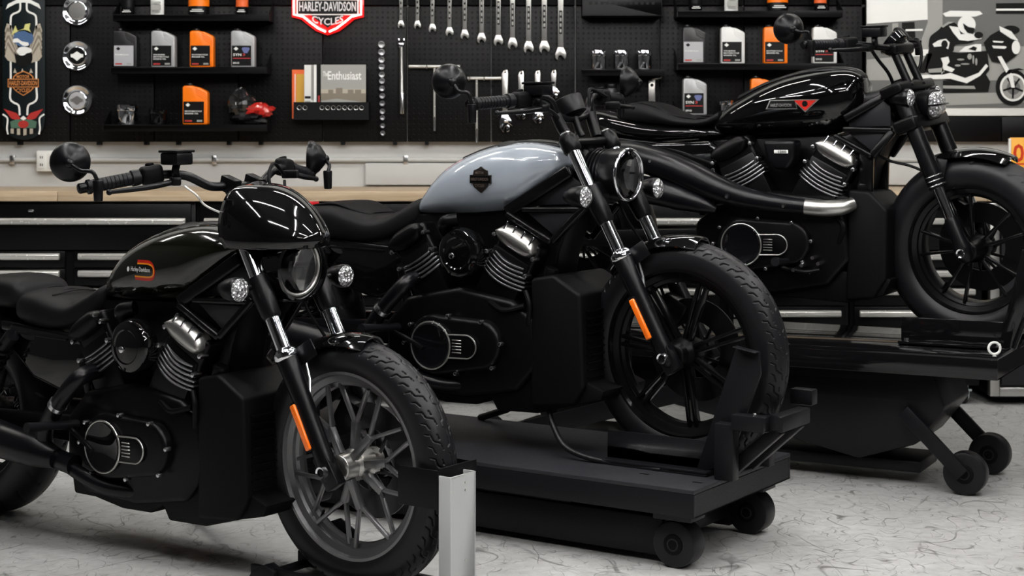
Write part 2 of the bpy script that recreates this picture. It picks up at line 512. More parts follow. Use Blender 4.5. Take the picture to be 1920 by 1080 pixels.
tag(build(MB().bx(wx(684), 4.5, 7.972, 8, wz(347), wz(306)), 'wall_raceway', 'wall_paint', bev=.004), 'flat light grey cover board on the lower wall behind the grey bike', 'raceway')

# ------------------------------------------------------------ workbench: worktop on drawer cabinets
BF = 7.36                                       # front plane of the cabinets
def bxx(px): return (px-960)/3100*BF
def bzz(py): return EYE-(py-250)/3100*BF
wt = empty('worktop', (0, BF, .93), 0, 'long light wooden butcher block worktop over the black drawer cabinets', 'worktop')
cuts = [-700, -250, 110, 560, 1010, 1460, 1850, 2300]
for a, b in zip(cuts[:-1], cuts[1:]):
    build(MB().bx(bxx(a)+.001, bxx(b)-.001, -.02, 8-BF-.003, .953-.045-.93, .953-.93), 'board', 'butcher_block', wt, bev=.003)

handle_y = [415, 481, 513, 547, 588, 640, 690]
edges_y = [381, 470, 503, 537, 574, 626, 676, 724]
units = [(-3.4, -2.867, False), (-2.867, -1.41, True), (-1.41, .047, True), (.047, 1.504, True), (1.504, 2.1, False)]
names = ['black drawer cabinet out at the far left of the bench', 'black drawer cabinet with bright full width pulls behind the left bike',
         'black drawer cabinet behind the left and middle bikes', 'black drawer cabinet behind the middle bike front wheel',
         'narrow black drawer cabinet on casters behind the right bike front wheel']
for (x0, x1, split), lab in zip(units, names):
    c = empty('drawer_cabinet', ((x0+x1)/2, BF, 0), 0, lab, 'cabinet', 'black drawer cabinets under the worktop')
    w = (x1-x0)/2
    build(MB().bx(-w+.002, w-.002, .02, 8-BF-.02, .12, .905), 'body', 'cabinet_black', c, bev=.004)
    for i in range(7):
        zt, zb = bzz(edges_y[i])-.003, bzz(edges_y[i+1])+.003
        parts = [(-w+.02, w-.02)] if (i == 0 or not split) else [(-w+.02, w-.56-.02), (w-.56+.02, w-.02)]
        for a, b in parts:
            d = build(MB().bx(a, b, .0, .03, zb, zt), 'drawer', 'cabinet_black', c, bev=.003)
            hz = bzz(handle_y[i])
            # bright full-width pull: a rolled lip standing off the drawer front
            prof = [(0, -.013), (-.018, -.014), (-.026, -.006), (-.026, .008), (-.017, .015), (0, .015)]
            secs = [[(xx, y, hz+z) for y, z in prof] for xx in (a+.022, b-.022)]
            build(MB().loft(secs), 'pull', 'pull_alloy', d, bev=.002, sharp=60)
    build(MB().bx(-.012, .012, -.012, .0, .86, .872), 'lock', 'steel', c, bev=.002)
    for sx in (-1, 1):
        for yy in (.06, 8-BF-.1):
            k = build(MB().bx(sx*(w-.08)-.03, sx*(w-.08)+.03, yy-.035, yy+.035, .105, .12).bx(sx*(w-.08)-.022, sx*(w-.08)-.017, yy-.025, yy+.03, .04, .105)
                      .bx(sx*(w-.08)+.017, sx*(w-.08)+.022, yy-.025, yy+.03, .04, .105), 'caster', 'zinc', c, bev=.002)
            build(MB().cyl((sx*(w-.08)-.014, yy, .05), (sx*(w-.08)+.014, yy, .05), .05, n=24), 'wheel', 'rubber', k)
            build(MB().cyl((sx*(w-.08)-.024, yy, .05), (sx*(w-.08)+.024, yy, .05), .034, n=20).bx(sx*(w-.08)+.0, sx*(w-.08)+.03, yy-.05, yy-.035, .06, .07), 'brake_plate', 'zinc', k)
# stainless framed cabinet at the right end
c = empty('framed_cabinet', (2.78, BF, 0), 0, 'dark cabinet with a grey metal frame at the right end of the bench', 'cabinet')
build(MB().bx(-.63, .63, .02, 8-BF-.02, .03, .905), 'body', 'cabinet_black', c, bev=.004)
fr = MB().bx(-.655, -.613, -.012, .03, .04, .90).bx(.613, .655, -.012, .03, .04, .90).bx(-.612, .612, -.012, .03, .04, .08).bx(-.612, .612, -.012, .03, .86, .90)
build(fr, 'door_frame', 'satin_steel', c, bev=.003)
build(MB().bx(-.60, .60, .0, .02, .09, .85), 'door_panel', 'grey_panel', c)

# ------------------------------------------------------------ mural: black and white racing print with pale border
mu = empty('racing_mural', (wx(1625), 7.997, wz(217)), 0, 'large black and white print of a crouching racer on a motorcycle', 'print')
MX0, MZ0 = wx(1625), wz(217)
def mp(u, v, y):                      # position on the print measured from its pixels
    px, py = 1440+u/3.6, 20+v/3.6
    return (wx(px, 7.96)-MX0, y, wz(py, 7.96)-MZ0)
build(MB().bx(0.002, 1.345, -.03, 0, 0, 1.05), 'board', 'print_white', mu, bev=.002)
def shape(name, mat, pts, lay, smooth=0):
    y = -.030-.0012*lay
    P = [mp(u, v, y) for u, v in pts]
    if smooth:
        P = [tuple(q) for q in spl([*P, P[0]], smooth)[:-1]]
    mb = MB(); n = len(P)
    mb.add(P+[(a, y+.0009, b) for a, _, b in P], [tuple(range(n))]+[(i, (i+1) % n, (i+1) % n+n, i+n) for i in range(n)])
    o = build(mb, name, mat, mu, smooth=False)
    return o
def disc(u, v, ru, rv=None, n=28):
    rv = rv or ru
    return [(u+ru*math.cos(2*math.pi*i/n), v+rv*math.sin(2*math.pi*i/n)) for i in range(n)]
RU = 2540
shape('print_background', 'print_grey', [(668, -300), (RU, -320), (RU, 655), (668, 655)], 1)
shape('print_sky', 'print_white', [(668, -300), (1080, -300), (1080, 60), (668, 88)], 2)
shape('print_wall', 'print_mid', [(1075, -300), (1180, -300), (1180, 240), (RU, 240), (RU, 470), (668, 470), (668, 330), (1000, 300), (1080, 80)], 2)
shape('print_road', 'print_grey', [(668, 560), (RU, 500), (RU, 655), (668, 655)], 3)
shape('print_road_light', 'print_mid', [(1180, 560), (RU, 535), (RU, 590), (1180, 640)], 4)
shape('print_pillar', 'print_dark', [(905, 80), (990, 76), (1000, 235), (905, 240)], 3)
shape('print_pillar', 'print_mid', [(840, 85), (880, 83), (880, 240), (840, 240)], 3)
shape('print_streak', 'print_white', [(930, 125), (1045, 122), (1045, 136), (930, 138)], 4)
shape('print_streak', 'print_white', [(1180, 20), (1230, 0), (1430, 2), (1450, 22), (1400, 40), (1200, 40)], 4)
shape('print_streak', 'print_dark', [(1540, -50), (RU, -60), (RU, 20), (1540, 20)], 4)
shape('print_streak', 'print_white', [(1540, -14), (RU, -16), (RU, -2), (1540, 0)], 5)
shape('print_streak', 'print_dark', disc(1640, 130, 60, 30), 4)
shape('print_tail', 'print_white', [(950, 258), (1100, 262), (1110, 300), (980, 310)], 4)
shape('print_tail', 'print_mid', [(960, 330), (1070, 325), (1010, 400), (950, 405)], 5)
shape('print_swingarm', 'print_dark', [(1070, 290), (1110, 290), (1060, 420), (960, 420), (1030, 380)], 6)
shape('print_engine', 'print_dark', [(1085, 260), (1300, 285), (1480, 270), (1495, 400), (1440, 470), (1300, 500), (1140, 450), (1060, 410)], 6)
shape('print_rider', 'print_dark', [(1083, 240), (1095, 175), (1150, 130), (1190, 90), (1255, 78), (1300, 130), (1340, 180), (1390, 190), (1370, 215), (1265, 230), (1245, 280), (1150, 290), (1095, 275)], 7, 3)
shape('print_rider_sleeve', 'print_white', [(1222, 104), (1282, 112), (1300, 160), (1390, 150), (1440, 160), (1440, 190), (1350, 205), (1290, 198), (1250, 150)], 8)
shape('print_rider_stripe', 'print_mid', [(1170, 105), (1215, 75), (1260, 76), (1220, 90), (1180, 115)], 8)
shape('print_helmet', 'print_white', disc(1340, 95, 60, 62), 9)
shape('print_visor', 'print_dark', [(1315, 85), (1350, 110), (1392, 118), (1385, 158), (1345, 150), (1322, 120)], 10)
shape('print_glove', 'print_dark', disc(1420, 165, 30, 22), 10)
shape('print_knee', 'print_white', [(1110, 225), (1150, 200), (1200, 190), (1225, 215), (1215, 260), (1180, 240), (1120, 245)], 9)
shape('print_knee_pad', 'print_dark', disc(1190, 228, 22, 28), 10)
shape('print_boot', 'print_white', [(1165, 320), (1215, 310), (1225, 345), (1205, 370), (1260, 395), (1240, 415), (1190, 400), (1170, 430), (1180, 360)], 9)
shape('print_tank', 'print_white', [(1288, 278), (1330, 242), (1400, 226), (1438, 226), (1438, 275), (1360, 280)], 9)
shape('print_tank_mark', 'print_dark', [(1350, 260), (1385, 240), (1410, 250), (1400, 272)], 10)
shape('print_fairing', 'print_dark', [(1455, 215), (1500, 165), (1565, 130), (1690, 205), (1680, 300), (1600, 358), (1510, 345), (1470, 265)], 9)
shape('print_screen', 'print_white', [(1560, 105), (1640, 140), (1690, 205), (1640, 190), (1565, 140)], 10)
shape('print_headlight', 'print_white', disc(1672, 248, 28, 46), 10)
shape('print_fairing_mark', 'print_white', [(1510, 236), (1600, 240), (1610, 248), (1595, 258), (1520, 254)], 10)
shape('print_fairing_mark', 'print_white', [(1515, 203), (1590, 208), (1580, 218), (1520, 214)], 10)
for u, v, w, h in ((1300, 330, 50, 12), (1360, 310, 30, 40), (1385, 330, 12, 60), (1330, 360, 60, 10), (1405, 345, 14, 50), (1280, 370, 40, 14)):
    shape('print_engine_part', 'print_mid', disc(u, v, w/2, h/2, 14), 8)
shape('print_pipe', 'print_white', [(1020, 436), (1180, 432), (1230, 420), (1330, 455), (1420, 420), (1470, 360), (1485, 375), (1430, 440), (1340, 490), (1230, 460), (1020, 465)], 9)
shape('print_muffler', 'print_mid', [(1080, 395), (1180, 385), (1190, 415), (1085, 420)], 9)
shape('print_belly_pan', 'print_dark', [(1180, 470), (1330, 500), (1470, 430), (1500, 480), (1485, 548), (1180, 553)], 8)
shape('print_belly_pan', 'print_mid', [(1180, 505), (1390, 508), (1400, 528), (1180, 525)], 9)
shape('print_wheel', 'print_dark', disc(1648, 518, 112, 122, 40), 8)
shape('print_wheel_rim', 'print_white', disc(1652, 518, 88, 94, 40), 9)
shape('print_wheel_inner', 'print_mid', disc(1652, 518, 74, 80, 40), 10)
shape('print_wheel_disc', 'print_grey', disc(1655, 520, 45, 48, 30), 11)
for k in range(5):
    q = rad(72*k+20)
    shape('print_spoke', 'print_dark', [(1652+8*math.cos(q+1.5), 518+8*math.sin(q+1.5)), (1652+70*math.cos(q+.08), 518+75*math.sin(q+.08)), (1652+70*math.cos(q-.08), 518+75*math.sin(q-.08)), (1652+8*math.cos(q-1.5), 518+8*math.sin(q-1.5))], 12)
shape('print_fork', 'print_white', [(1545, 310), (1572, 308), (1650, 440), (1662, 520), (1640, 520), (1620, 450)], 13)
shape('print_fender', 'print_dark', [(1590, 440), (1620, 400), (1690, 388), (1728, 400), (1690, 402), (1630, 425)], 13)
# dark board below the print
lb = empty('lower_wall_board', (wx(1625), 7.997, wz(266)), 0, 'flat black board on the wall under the racing print', 'wall board')
for a, b in ((1627, 1879), (1880, 2130)):
    build(MB().bx(wx(a)-MX0, wx(b)-MX0, -.035, 0, 0, wz(219)-wz(266)), 'board', 'shelf_black', lb, bev=.003)

# ------------------------------------------------------------ motorcycles
# bike frame: x forward, y left, z up, origin on the ground under the front axle
def sgn(a): return -1 if a < 0 else 1
def ring(x, zb, zt, w, n=2.6, m=28, y0=0):
    """superellipse cross-section at x"""
    zc, h = (zb+zt)/2, (zt-zb)/2
    out = []
    for i in range(m):
        t = 2*math.pi*i/m
        c, s = math.cos(t), math.sin(t)
        out.append((x, y0+w*sgn(c)*abs(c)**(2/n), zc+h*sgn(s)*abs(s)**(2/n)))
    return out
def body(rows, k=3, **kw):
    """rows = (x, zbottom, ztop, halfwidth) -> smooth loft"""
    return MB().loft([ring(*r, **kw) for r in spl(rows, k)])

def tyre_mesh(name, R, W, rb, nu, pattern):
    """tyre with cut tread: grid of points on the carcass, pushed in along the normal where a groove runs"""
    h = R-rb
    half = [(rb-.004, .70), (rb+.03*h, .80), (rb+.22*h, .96), (rb+.45*h, 1.0), (rb+.66*h, .93), (rb+.83*h, .74), (rb+.94*h, .47), (rb+.99*h, .2)]
    ctl = [(r, -w*W) for r, w in half]+[(R, 0)]+[(r, w*W) for r, w in half[::-1]]
    sec = np.array(spl(ctl, 5))
    d = np.gradient(sec, axis=0); nrm = np.stack([d[:, 1], -d[:, 0]], 1); nrm /= np.linalg.norm(nrm, axis=1)[:, None]
    if nrm[len(sec)//2, 0] < 0: nrm = -nrm
    arc = np.concatenate([[0], np.cumsum(np.linalg.norm(np.diff(sec, axis=0), axis=1))]); arc -= arc[-1]/2
    # resample the tread band finely
    fine = np.linspace(arc[0], arc[-1], 30)
    tread = np.linspace(-.066, .066, 72) if W < .07 else np.linspace(-.095, .095, 52)
    s = np.unique(np.concatenate([fine[np.abs(fine) > tread[-1]], tread]))
    r = np.interp(s, arc, sec[:, 0]); y = np.interp(s, arc, sec[:, 1])
    nr = np.interp(s, arc, nrm[:, 0]); ny = np.interp(s, arc, nrm[:, 1])
    u = np.arange(nu)/nu
    C = 2*math.pi*R; reps = pattern['n']; P = C/reps
    U, S = np.meshgrid((u*C) % P, s, indexing='ij')
    dep = np.zeros_like(U)
    segs = []
    for a, b in pattern['segs']:
        segs.append((a, b))
        segs.append(((a[0]+P/2, -a[1]), (b[0]+P/2, -b[1])))
    segs += pattern.get('mid', [])
    for a, b in segs:
        for off in (-P, 0, P):
            ax, ay = a[0]+off, a[1]; bx_, by = b[0]+off, b[1]
            dx, dy = bx_-ax, by-ay; L2 = dx*dx+dy*dy
            t = np.clip(((U-ax)*dx+(S-ay)*dy)/L2, 0, 1)
            dist = np.hypot(U-ax-t*dx, S-ay-t*dy)
            dep = np.maximum(dep, np.clip((pattern['w']-dist)/.0009, 0, 1))
    dep *= .005
    ang = -2*math.pi*u[:, None]
    rr = r[None]-dep*nr[None]; yy = y[None]-dep*ny[None]
    X = rr*np.cos(ang); Z = rr*np.sin(ang)
    v = np.stack([X, yy, Z], -1).reshape(-1, 3); m = len(s)
    i = np.arange(nu)[:, None]; j = np.arange(m-1)[None]
    a = i*m+j; b = ((i+1) % nu)*m+j
    f = np.stack([a, a+1, b+1, b], -1).reshape(-1, 4)
    me = bpy.data.meshes.new(name)
    me.from_pydata(v.tolist(), [], f.tolist())
    me.update(); me.shade_smooth()
    me.materials.append(MAT['rubber'])
    return me
P_ = 2*math.pi*.332/32
cruiser = dict(n=32, w=.0019, segs=[((0, -.058), (.006, -.044)), ((.006, -.044), (.024, -.040)), ((.024, -.040), (.034, -.022)), ((.034, -.022), (.050, -.019)),
                                    ((.034, -.056), (.040, -.046)), ((.040, -.046), (.056, -.041)), ((.010, -.026), (.022, -.024))],
               mid=[((0, .005), (.040, .005)), ((.040, .005), (.045, -.003)), ((.045, -.003), (P_-.005, -.003)), ((P_-.005, -.003), (P_, .005))])
broad = dict(n=14, w=.0024, segs=[((0, -.07), (.03, -.05)), ((.03, -.05), (.07, -.015)), ((.09, -.075), (.12, -.05))])
rear_pat = dict(n=22, w=.003, segs=[((0, -.07), (.02, -.05)), ((.02, -.05), (.04, -.02))])
TYRE_FRONT = tyre_mesh('tire', .332, .053, .2445, 1120, cruiser)
TYRE_WIDE = tyre_mesh('tire', .328, .082, .219, 480, broad)
TYRE_REAR = tyre_mesh('tire', .323, .076, .206, 320, rear_pat)

def front_matrix(axle_z, rake, steer):
    k = V((-math.sin(rad(rake)), 0, math.cos(rad(rake))))
    A = Matrix.Translation((0, 0, axle_z))
    return A @ Matrix.Rotation(rad(-steer), 4, k) @ A.inverted()

def wheel(bike, name, M, c, R, rb, W, tyre, style, rim_mat, hub_mat, nut_y=.14):
    """c = wheel centre in the bike frame, M = steering matrix"""
    rw = W*.72
    cx, cz = c
    m = MB(M)
    prof = [(-rw, rb+.006), (-rw-.002, rb+.014), (-rw-.006, rb+.014), (-rw-.006, rb-.002), (-rw+.006, rb-.006), (-rw+.012, rb-.022), (-rw+.022, rb-.024),
            (-rw+.026, rb-.034), (0, rb-.038), (rw-.026, rb-.034), (rw-.022, rb-.024), (rw-.012, rb-.022), (rw-.006, rb-.006), (rw+.006, rb-.002),
            (rw+.006, rb+.014), (rw+.002, rb+.014), (rw, rb+.006)]
    m.lathe(prof, (cx, 0, cz), (0, 1, 0), 72, True)
    rim = build(m, name, rim_mat, bike, sharp=30)
    t = link('tire', tyre, rim); t.matrix_local = M @ Matrix.Translation((cx, 0, cz))
    ri = rb-.03
    def P(r, q, y): return V((cx+r*math.cos(q), y, cz+r*math.sin(q)))
    if style == 'split':        # cast wheel: thick arms forking into two blades, arms alternating in two planes
        n = 9
        for k in range(n):
            q = 2*math.pi*k/n+.14
            y1 = -.028 if k % 2 else -.008
            s = MB(M)
            s.bar(P(.035, q, y1*1.4), P(.115, q, y1), .020, .020)
            for e in (-1, 1):
                a = P(.105, q, y1); b = P(ri+.004, q+e*.27, -.010 if e > 0 else -.024)
                s.bar(a, b, .0105, .012)
            build(s, 'spoke', rim_mat, rim, bev=.0025)
        hub = [(-.075, .024), (-.07, .034), (-.03, .036), (-.02, .044), (.03, .044), (.035, .036), (.07, .034)]
    elif style == 'seven':
        n = 7
        for k in range(n):
            q = 2*math.pi*k/n+.35
            s = MB(M)
            for e in (-1, 1):
                s.bar(P(.03, q+e*.3, -.012), P(ri+.004, q+e*.055, -.008), .012, .024)
            build(s, 'spoke', rim_mat, rim, bev=.003)
        hub = [(-.075, .022), (-.07, .032), (-.045, .034), (-.03, .046), (.03, .046), (.04, .034), (.07, .032)]
    else:
        n = 5
        for k in range(n):
            q = 2*math.pi*k/n+.55
            s = MB(M)
            for e in (-1, 1):
                s.bar(P(.03, q+e*.2, -.02), P(ri+.004, q+e*.22, -.03), .010, .022)
            build(s, 'spoke', rim_mat, rim, bev=.003)
        hub = [(-.085, .022), (-.08, .034), (-.05, .036), (-.03, .046), (.03, .046), (.04, .036), (.08, .032)]
    build(MB(M).lathe(hub, (cx, 0, cz), (0, 1, 0), 28), 'hub', hub_mat, rim, bev=.0015)
    for k in range(n):                              # hub flange bolts
        pass
    d = MB(M).lathe([(.050, .085), (.050, .155), (.055, .155), (.055, .085)], (cx, 0, cz), (0, 1, 0), 48, True)
    for k in range(10):
        q = 2*math.pi*k/10
        d.bar(P(.04, q, .0525), P(.088, q+.25, .0525), .010, .004)
    build(d, 'brake_disc', 'brake_steel', rim, bev=.0008, seg=1)
    v = MB(M); q = rad(230)
    v.cyl(P(ri, q, -.004), P(ri-.03, q, -.012), .004, n=8)
    build(v, 'valve_stem', 'plastic_black', rim)
    return rim

def fork_leg(bike, M, ax, d, y, s_foot, s_up, chrome, inverted=False, reflector=True):
    def p(s, dy=0, dx=0): return V((ax[0]+d[0]*s+dx, y+dy, ax[1]+d[1]*s))
    sd = sgn(y)
    if not inverted:
        leg = build(MB(M).tube([p(-.035), p(-.02), p(.03), p(.06), p(.20), p(.315), p(.325)], [.012, .022, .027, .0255, .0265, .030, .027], 20)
                    .bar(p(-.045, 0, .006), p(.045, 0, -.004), .05, .034), 'fork_leg', 'satin_black', bike, bev=.004)
        build(MB(M).tube([p(.312), p(.318), p(.332), p(.345)], [.0305, .035, .035, .027], 12), 'fork_collar', 'chrome', leg, bev=.003)
        build(MB(M).tube([p(.34), p(.69)], .0205, 20), 'stanchion', 'chrome', leg)
        build(MB(M).tube([p(.435), p(.445), p(.50), p(.555)], [.024, .0275, .031, .030], 20), 'stanchion_cover', 'satin_black', leg)
        build(MB(M).tube([p(.675), p(.68), p(.72), p(.735)], [.026, .029, .029, .020], 20), 'fork_cap', 'engine_black', leg)
        build(MB(M).cyl(p(.733), p(.741), .015, n=6), 'cap_bolt', 'steel', leg)
        if reflector:
            c = p(.125, sd*.031, -.012); e = V((d[0], 0, d[1]))*.064
            build(MB(M).bar(c-e, c+e, .019, .012), 'reflector', 'reflector_orange', leg, bev=.005, seg=3)
            build(MB(M).bar(c-e*1.06-V((0, sd*.006, 0)), c+e*1.1-V((0, sd*.006, 0)), .022, .008), 'reflector_base', 'plastic_black', leg, bev=.003)
    else:
        leg = build(MB(M).tube([p(.235), p(.24), p(.30), p(.38), p(.60), p(.615)], [.030, .031, .031, .029, .029, .022], 20), 'fork_leg', 'satin_black', bike)
        build(MB(M).tube([p(.10), p(.25)], .0195, 18), 'stanchion', 'chrome', leg)
        build(MB(M).tube([p(-.035), p(-.02), p(.02), p(.05), p(.115), p(.125)], [.016, .028, .031, .025, .024, .021], 18), 'axle_foot', 'satin_black', leg)
        for s_ in (.245, .262, .278):
            build(MB(M).torus(p(s_), (d[0], 0, d[1]), .031, .0022, 24, 6), 'seal_ring', 'steel', leg)
    o = V((ax[0], y+sd*.020, ax[1]))
    nut = build(MB(M).lathe([(0, .011), (.012, .011), (.014, .0155), (.0, .0165)], o, (0, sd, 0), 20, True), 'axle_nut', 'chrome', leg)
    build(MB(M).cyl(o, o+V((0, sd*.008, 0)), .011, n=6), 'axle_end', 'plastic_black', leg)
    return leg

def turn_signal(bike, M, x, y, z, root, r=.033):
    s = build(MB(M).lathe([(-.075, .006), (-.07, .015), (-.045, r*.82), (-.015, r*1.02), (.0, r*1.03), (.003, r*.97)], (x, y, z), (1, 0, 0), 24), 'turn_signal', 'satin_black', bike)
    build(MB(M).lathe([(-.002, r*.95), (.004, r*.93), (.011, r*.7), (.015, r*.35), (.016, .001)], (x, y, z), (1, 0, 0), 24), 'lens', 'signal_lens', s)
    build(MB(M).tube([(x-.03, y, z), ((x-.03)*.6+root[0]*.4, y*.6+root[1]*.4, z*.6+root[2]*.4), root], .009, 10), 'stalk', 'satin_black', s)
    return s

def mirror(bike, M, c, ax, r, stem):
    a = V(ax).normalized(); c = V(c)
    m = build(MB(M).lathe([(-.016, r*.97), (-.012, r), (-.004, r), (.006, r*.93), (.020, r*.72), (.032, r*.42), (.038, r*.25), (.040, .004)], c, a, 36), 'mirror', 'satin_black', bike, sharp=50)
    build(MB(M).lathe([(-.0172, r*.9), (-.0165, r*.94), (-.0160, r*.5)], c, a, 32), 'mirror_glass', 'chrome', m)
    e = c+a*.036
    build(MB(M).ell(e, (.013, .013, .013), 14, 10), 'ball_joint', 'satin_black', m)
    build(MB(M).tube(spl([e]+[V(p) for p in stem], 5), .0055, 10), 'stem', 'satin_black', m)
    build(MB(M).cyl(V(stem[-1])-V((0, 0, .05)), V(stem[-1])+V((0, 0, .006)), .012, .014, n=14), 'mirror_clamp', 'satin_black', m, bev=.003)
    return m

def bars(bike, M, half, grip_in, grip_out, res, lever_in, lever_out, mat='satin_black'):
    full = [(x, -y, z) for x, y, z in half[::-1]]+list(half[1:] if abs(half[0][1]) < 1e-6 else half)
    # half runs from the centre (y = 0) outwards on the left; the right is its mirror
    hb = build(MB(M).tube(spl(full, 6), .0125, 12), 'handlebar', mat, bike)
    for s in (-1, 1):
        gi = V((grip_in[0], s*grip_in[1], grip_in[2])); go = V((grip_out[0], s*grip_out[1], grip_out[2]))
        d = (go-gi).normalized(); L = (go-gi).length
        prof = [(-.012, .021), (0, .0225), (.010, .0225), (.012, .0175)]
        for i in range(9):
            h = .016+i*(L-.03)/9
            prof += [(h, .0185), (h+(L-.03)/9*.75, .0185), (h+(L-.03)/9*.8, .0172)]
        prof += [(L-.010, .0175), (L-.006, .0205), (L+.002, .020), (L+.006, .014)]
        build(MB(M).lathe(prof, gi, d, 20), 'grip', 'grip_rubber', hb, sharp=25)
        build(MB(M).lathe([(0, .014), (.018, .0145), (.022, .010), (.022, .004)], go+d*.006, d, 16), 'bar_end', 'satin_black', hb)
        # switch cube
        c = gi-d*.045
        sw = build(MB(M).bar(c-d*.032, c+d*.030, .044, .052, (0, 0, 1)), 'switch_housing', 'plastic_black', hb, bev=.012, seg=3)
        build(MB(M).cyl(c+V((-.006, 0, .024)), c+V((-.008, 0, .031)), .012, n=16), 'switch_button', 'plastic_black', sw, bev=.002)
        build(MB(M).box(c+V((-.027, 0, .004)), (.006, .024, .012)), 'rocker_switch', 'grip_rubber', sw, bev=.002)
        li = V((lever_in[0], s*lever_in[1], lever_in[2])); lo = V((lever_out[0], s*lever_out[1], lever_out[2]))
        mid = (li+lo)/2+V((.012, 0, -.002))
        build(MB(M).tube(spl([li, mid, lo*.9+mid*.1, lo], 5), [.008, .0085, .007, .0055, .0055], 10).ell(lo, (.0085, .0085, .0085), 12, 8), 'lever', 'satin_black', hb)
        build(MB(M).bar(li+V((-.03, s*-.012, 0)), li+V((.012, s*.012, 0)), .026, .024, (0, 0, 1)), 'lever_perch', 'engine_black', hb, bev=.005)
    r = build(MB(M).box(res, (.072, .058, .034)), 'fluid_reservoir', 'satin_black', hb, bev=.006)
    build(MB(M).box(V(res)+V((0, 0, .020)), (.078, .064, .007)), 'reservoir_cap', 'engine_black', r, bev=.002)
    build(MB(M).tube(spl([V(res)-V((0, 0, .015)), V(res)-V((-.005, .01, .035)), V(res)-V((0, .0, .05))], 4), .011, 8), 'reservoir_neck', 'engine_black', r)
    return hb

def cable(bike, M, pts, r=.0045, mat='plastic_black', name='cable'):
    return build(MB(M).tube(spl(pts, 6), r, 8), name, mat, bike)

def arc_fender(M, c, R, a0, a1, W, drop, n=22, taper=.15):
    """curved mudguard as a thin closed shell"""
    secs = []
    for i in range(n+1):
        t = i/n; q = rad(a0+(a1-a0)*t)
        w = W*(1-taper*(2*t-1)**4) if taper < .5 else W*min(1, .35+1.6*t)
        pr = []
        K = 12
        for rr in (0, 1):
            for j in range(K+1):
                k = j if rr == 0 else K-j
                u = 2*k/K-1
                r_ = R-drop*abs(u)**2.4-(.004 if rr else 0)
                pr.append((c[0]+r_*math.cos(q), w*u*(1 if rr == 0 else .96), c[1]+r_*math.sin(q)))
        secs.append(pr)
    return MB(M).loft(secs)

def rear_end(bike, cx, R, tyre, W, style='seven'):
    I = Matrix()
    wheel(bike, 'rear_wheel', I, (cx, .323 if R < .325 else R), R, .208, W, tyre, style, 'rim_black', 'engine_black')
    cz = .323
    for s in (-1, 1):
        sa = build(MB().prism([(-.93, .30), (-.93, .38), (-1.20, .37), (cx+.02, .355), (cx-.06, .345), (cx-.06, .305), (cx+.02, .295), (-1.2, .305)], s*.115, s*.145), 'swingarm', 'satin_black', bike, bev=.006)
        build(MB().cyl((cx, s*.14, cz), (cx, s*.165, cz), .018, n=6), 'axle_nut', 'steel', sa, bev=.002)
        sh = build(MB().tube([(cx+.10, s*.165, .36), (cx+.17, s*.165, .47), (cx+.30, s*.16, .60)], [.018, .020, .022], 16), 'shock_absorber', 'satin_black', bike)
        sp = MB(); N_ = 90; A = V((cx+.115, s*.165, .39)); B = V((cx+.27, s*.16, .57)); d, a, b = basis(B-A)
        build(sp.tube([A+(B-A)*(i/N_)+(a*math.cos(i*.7)+b*math.sin(i*.7))*.028 for i in range(N_+1)], .0045, 6), 'spring', 'satin_black', sh)

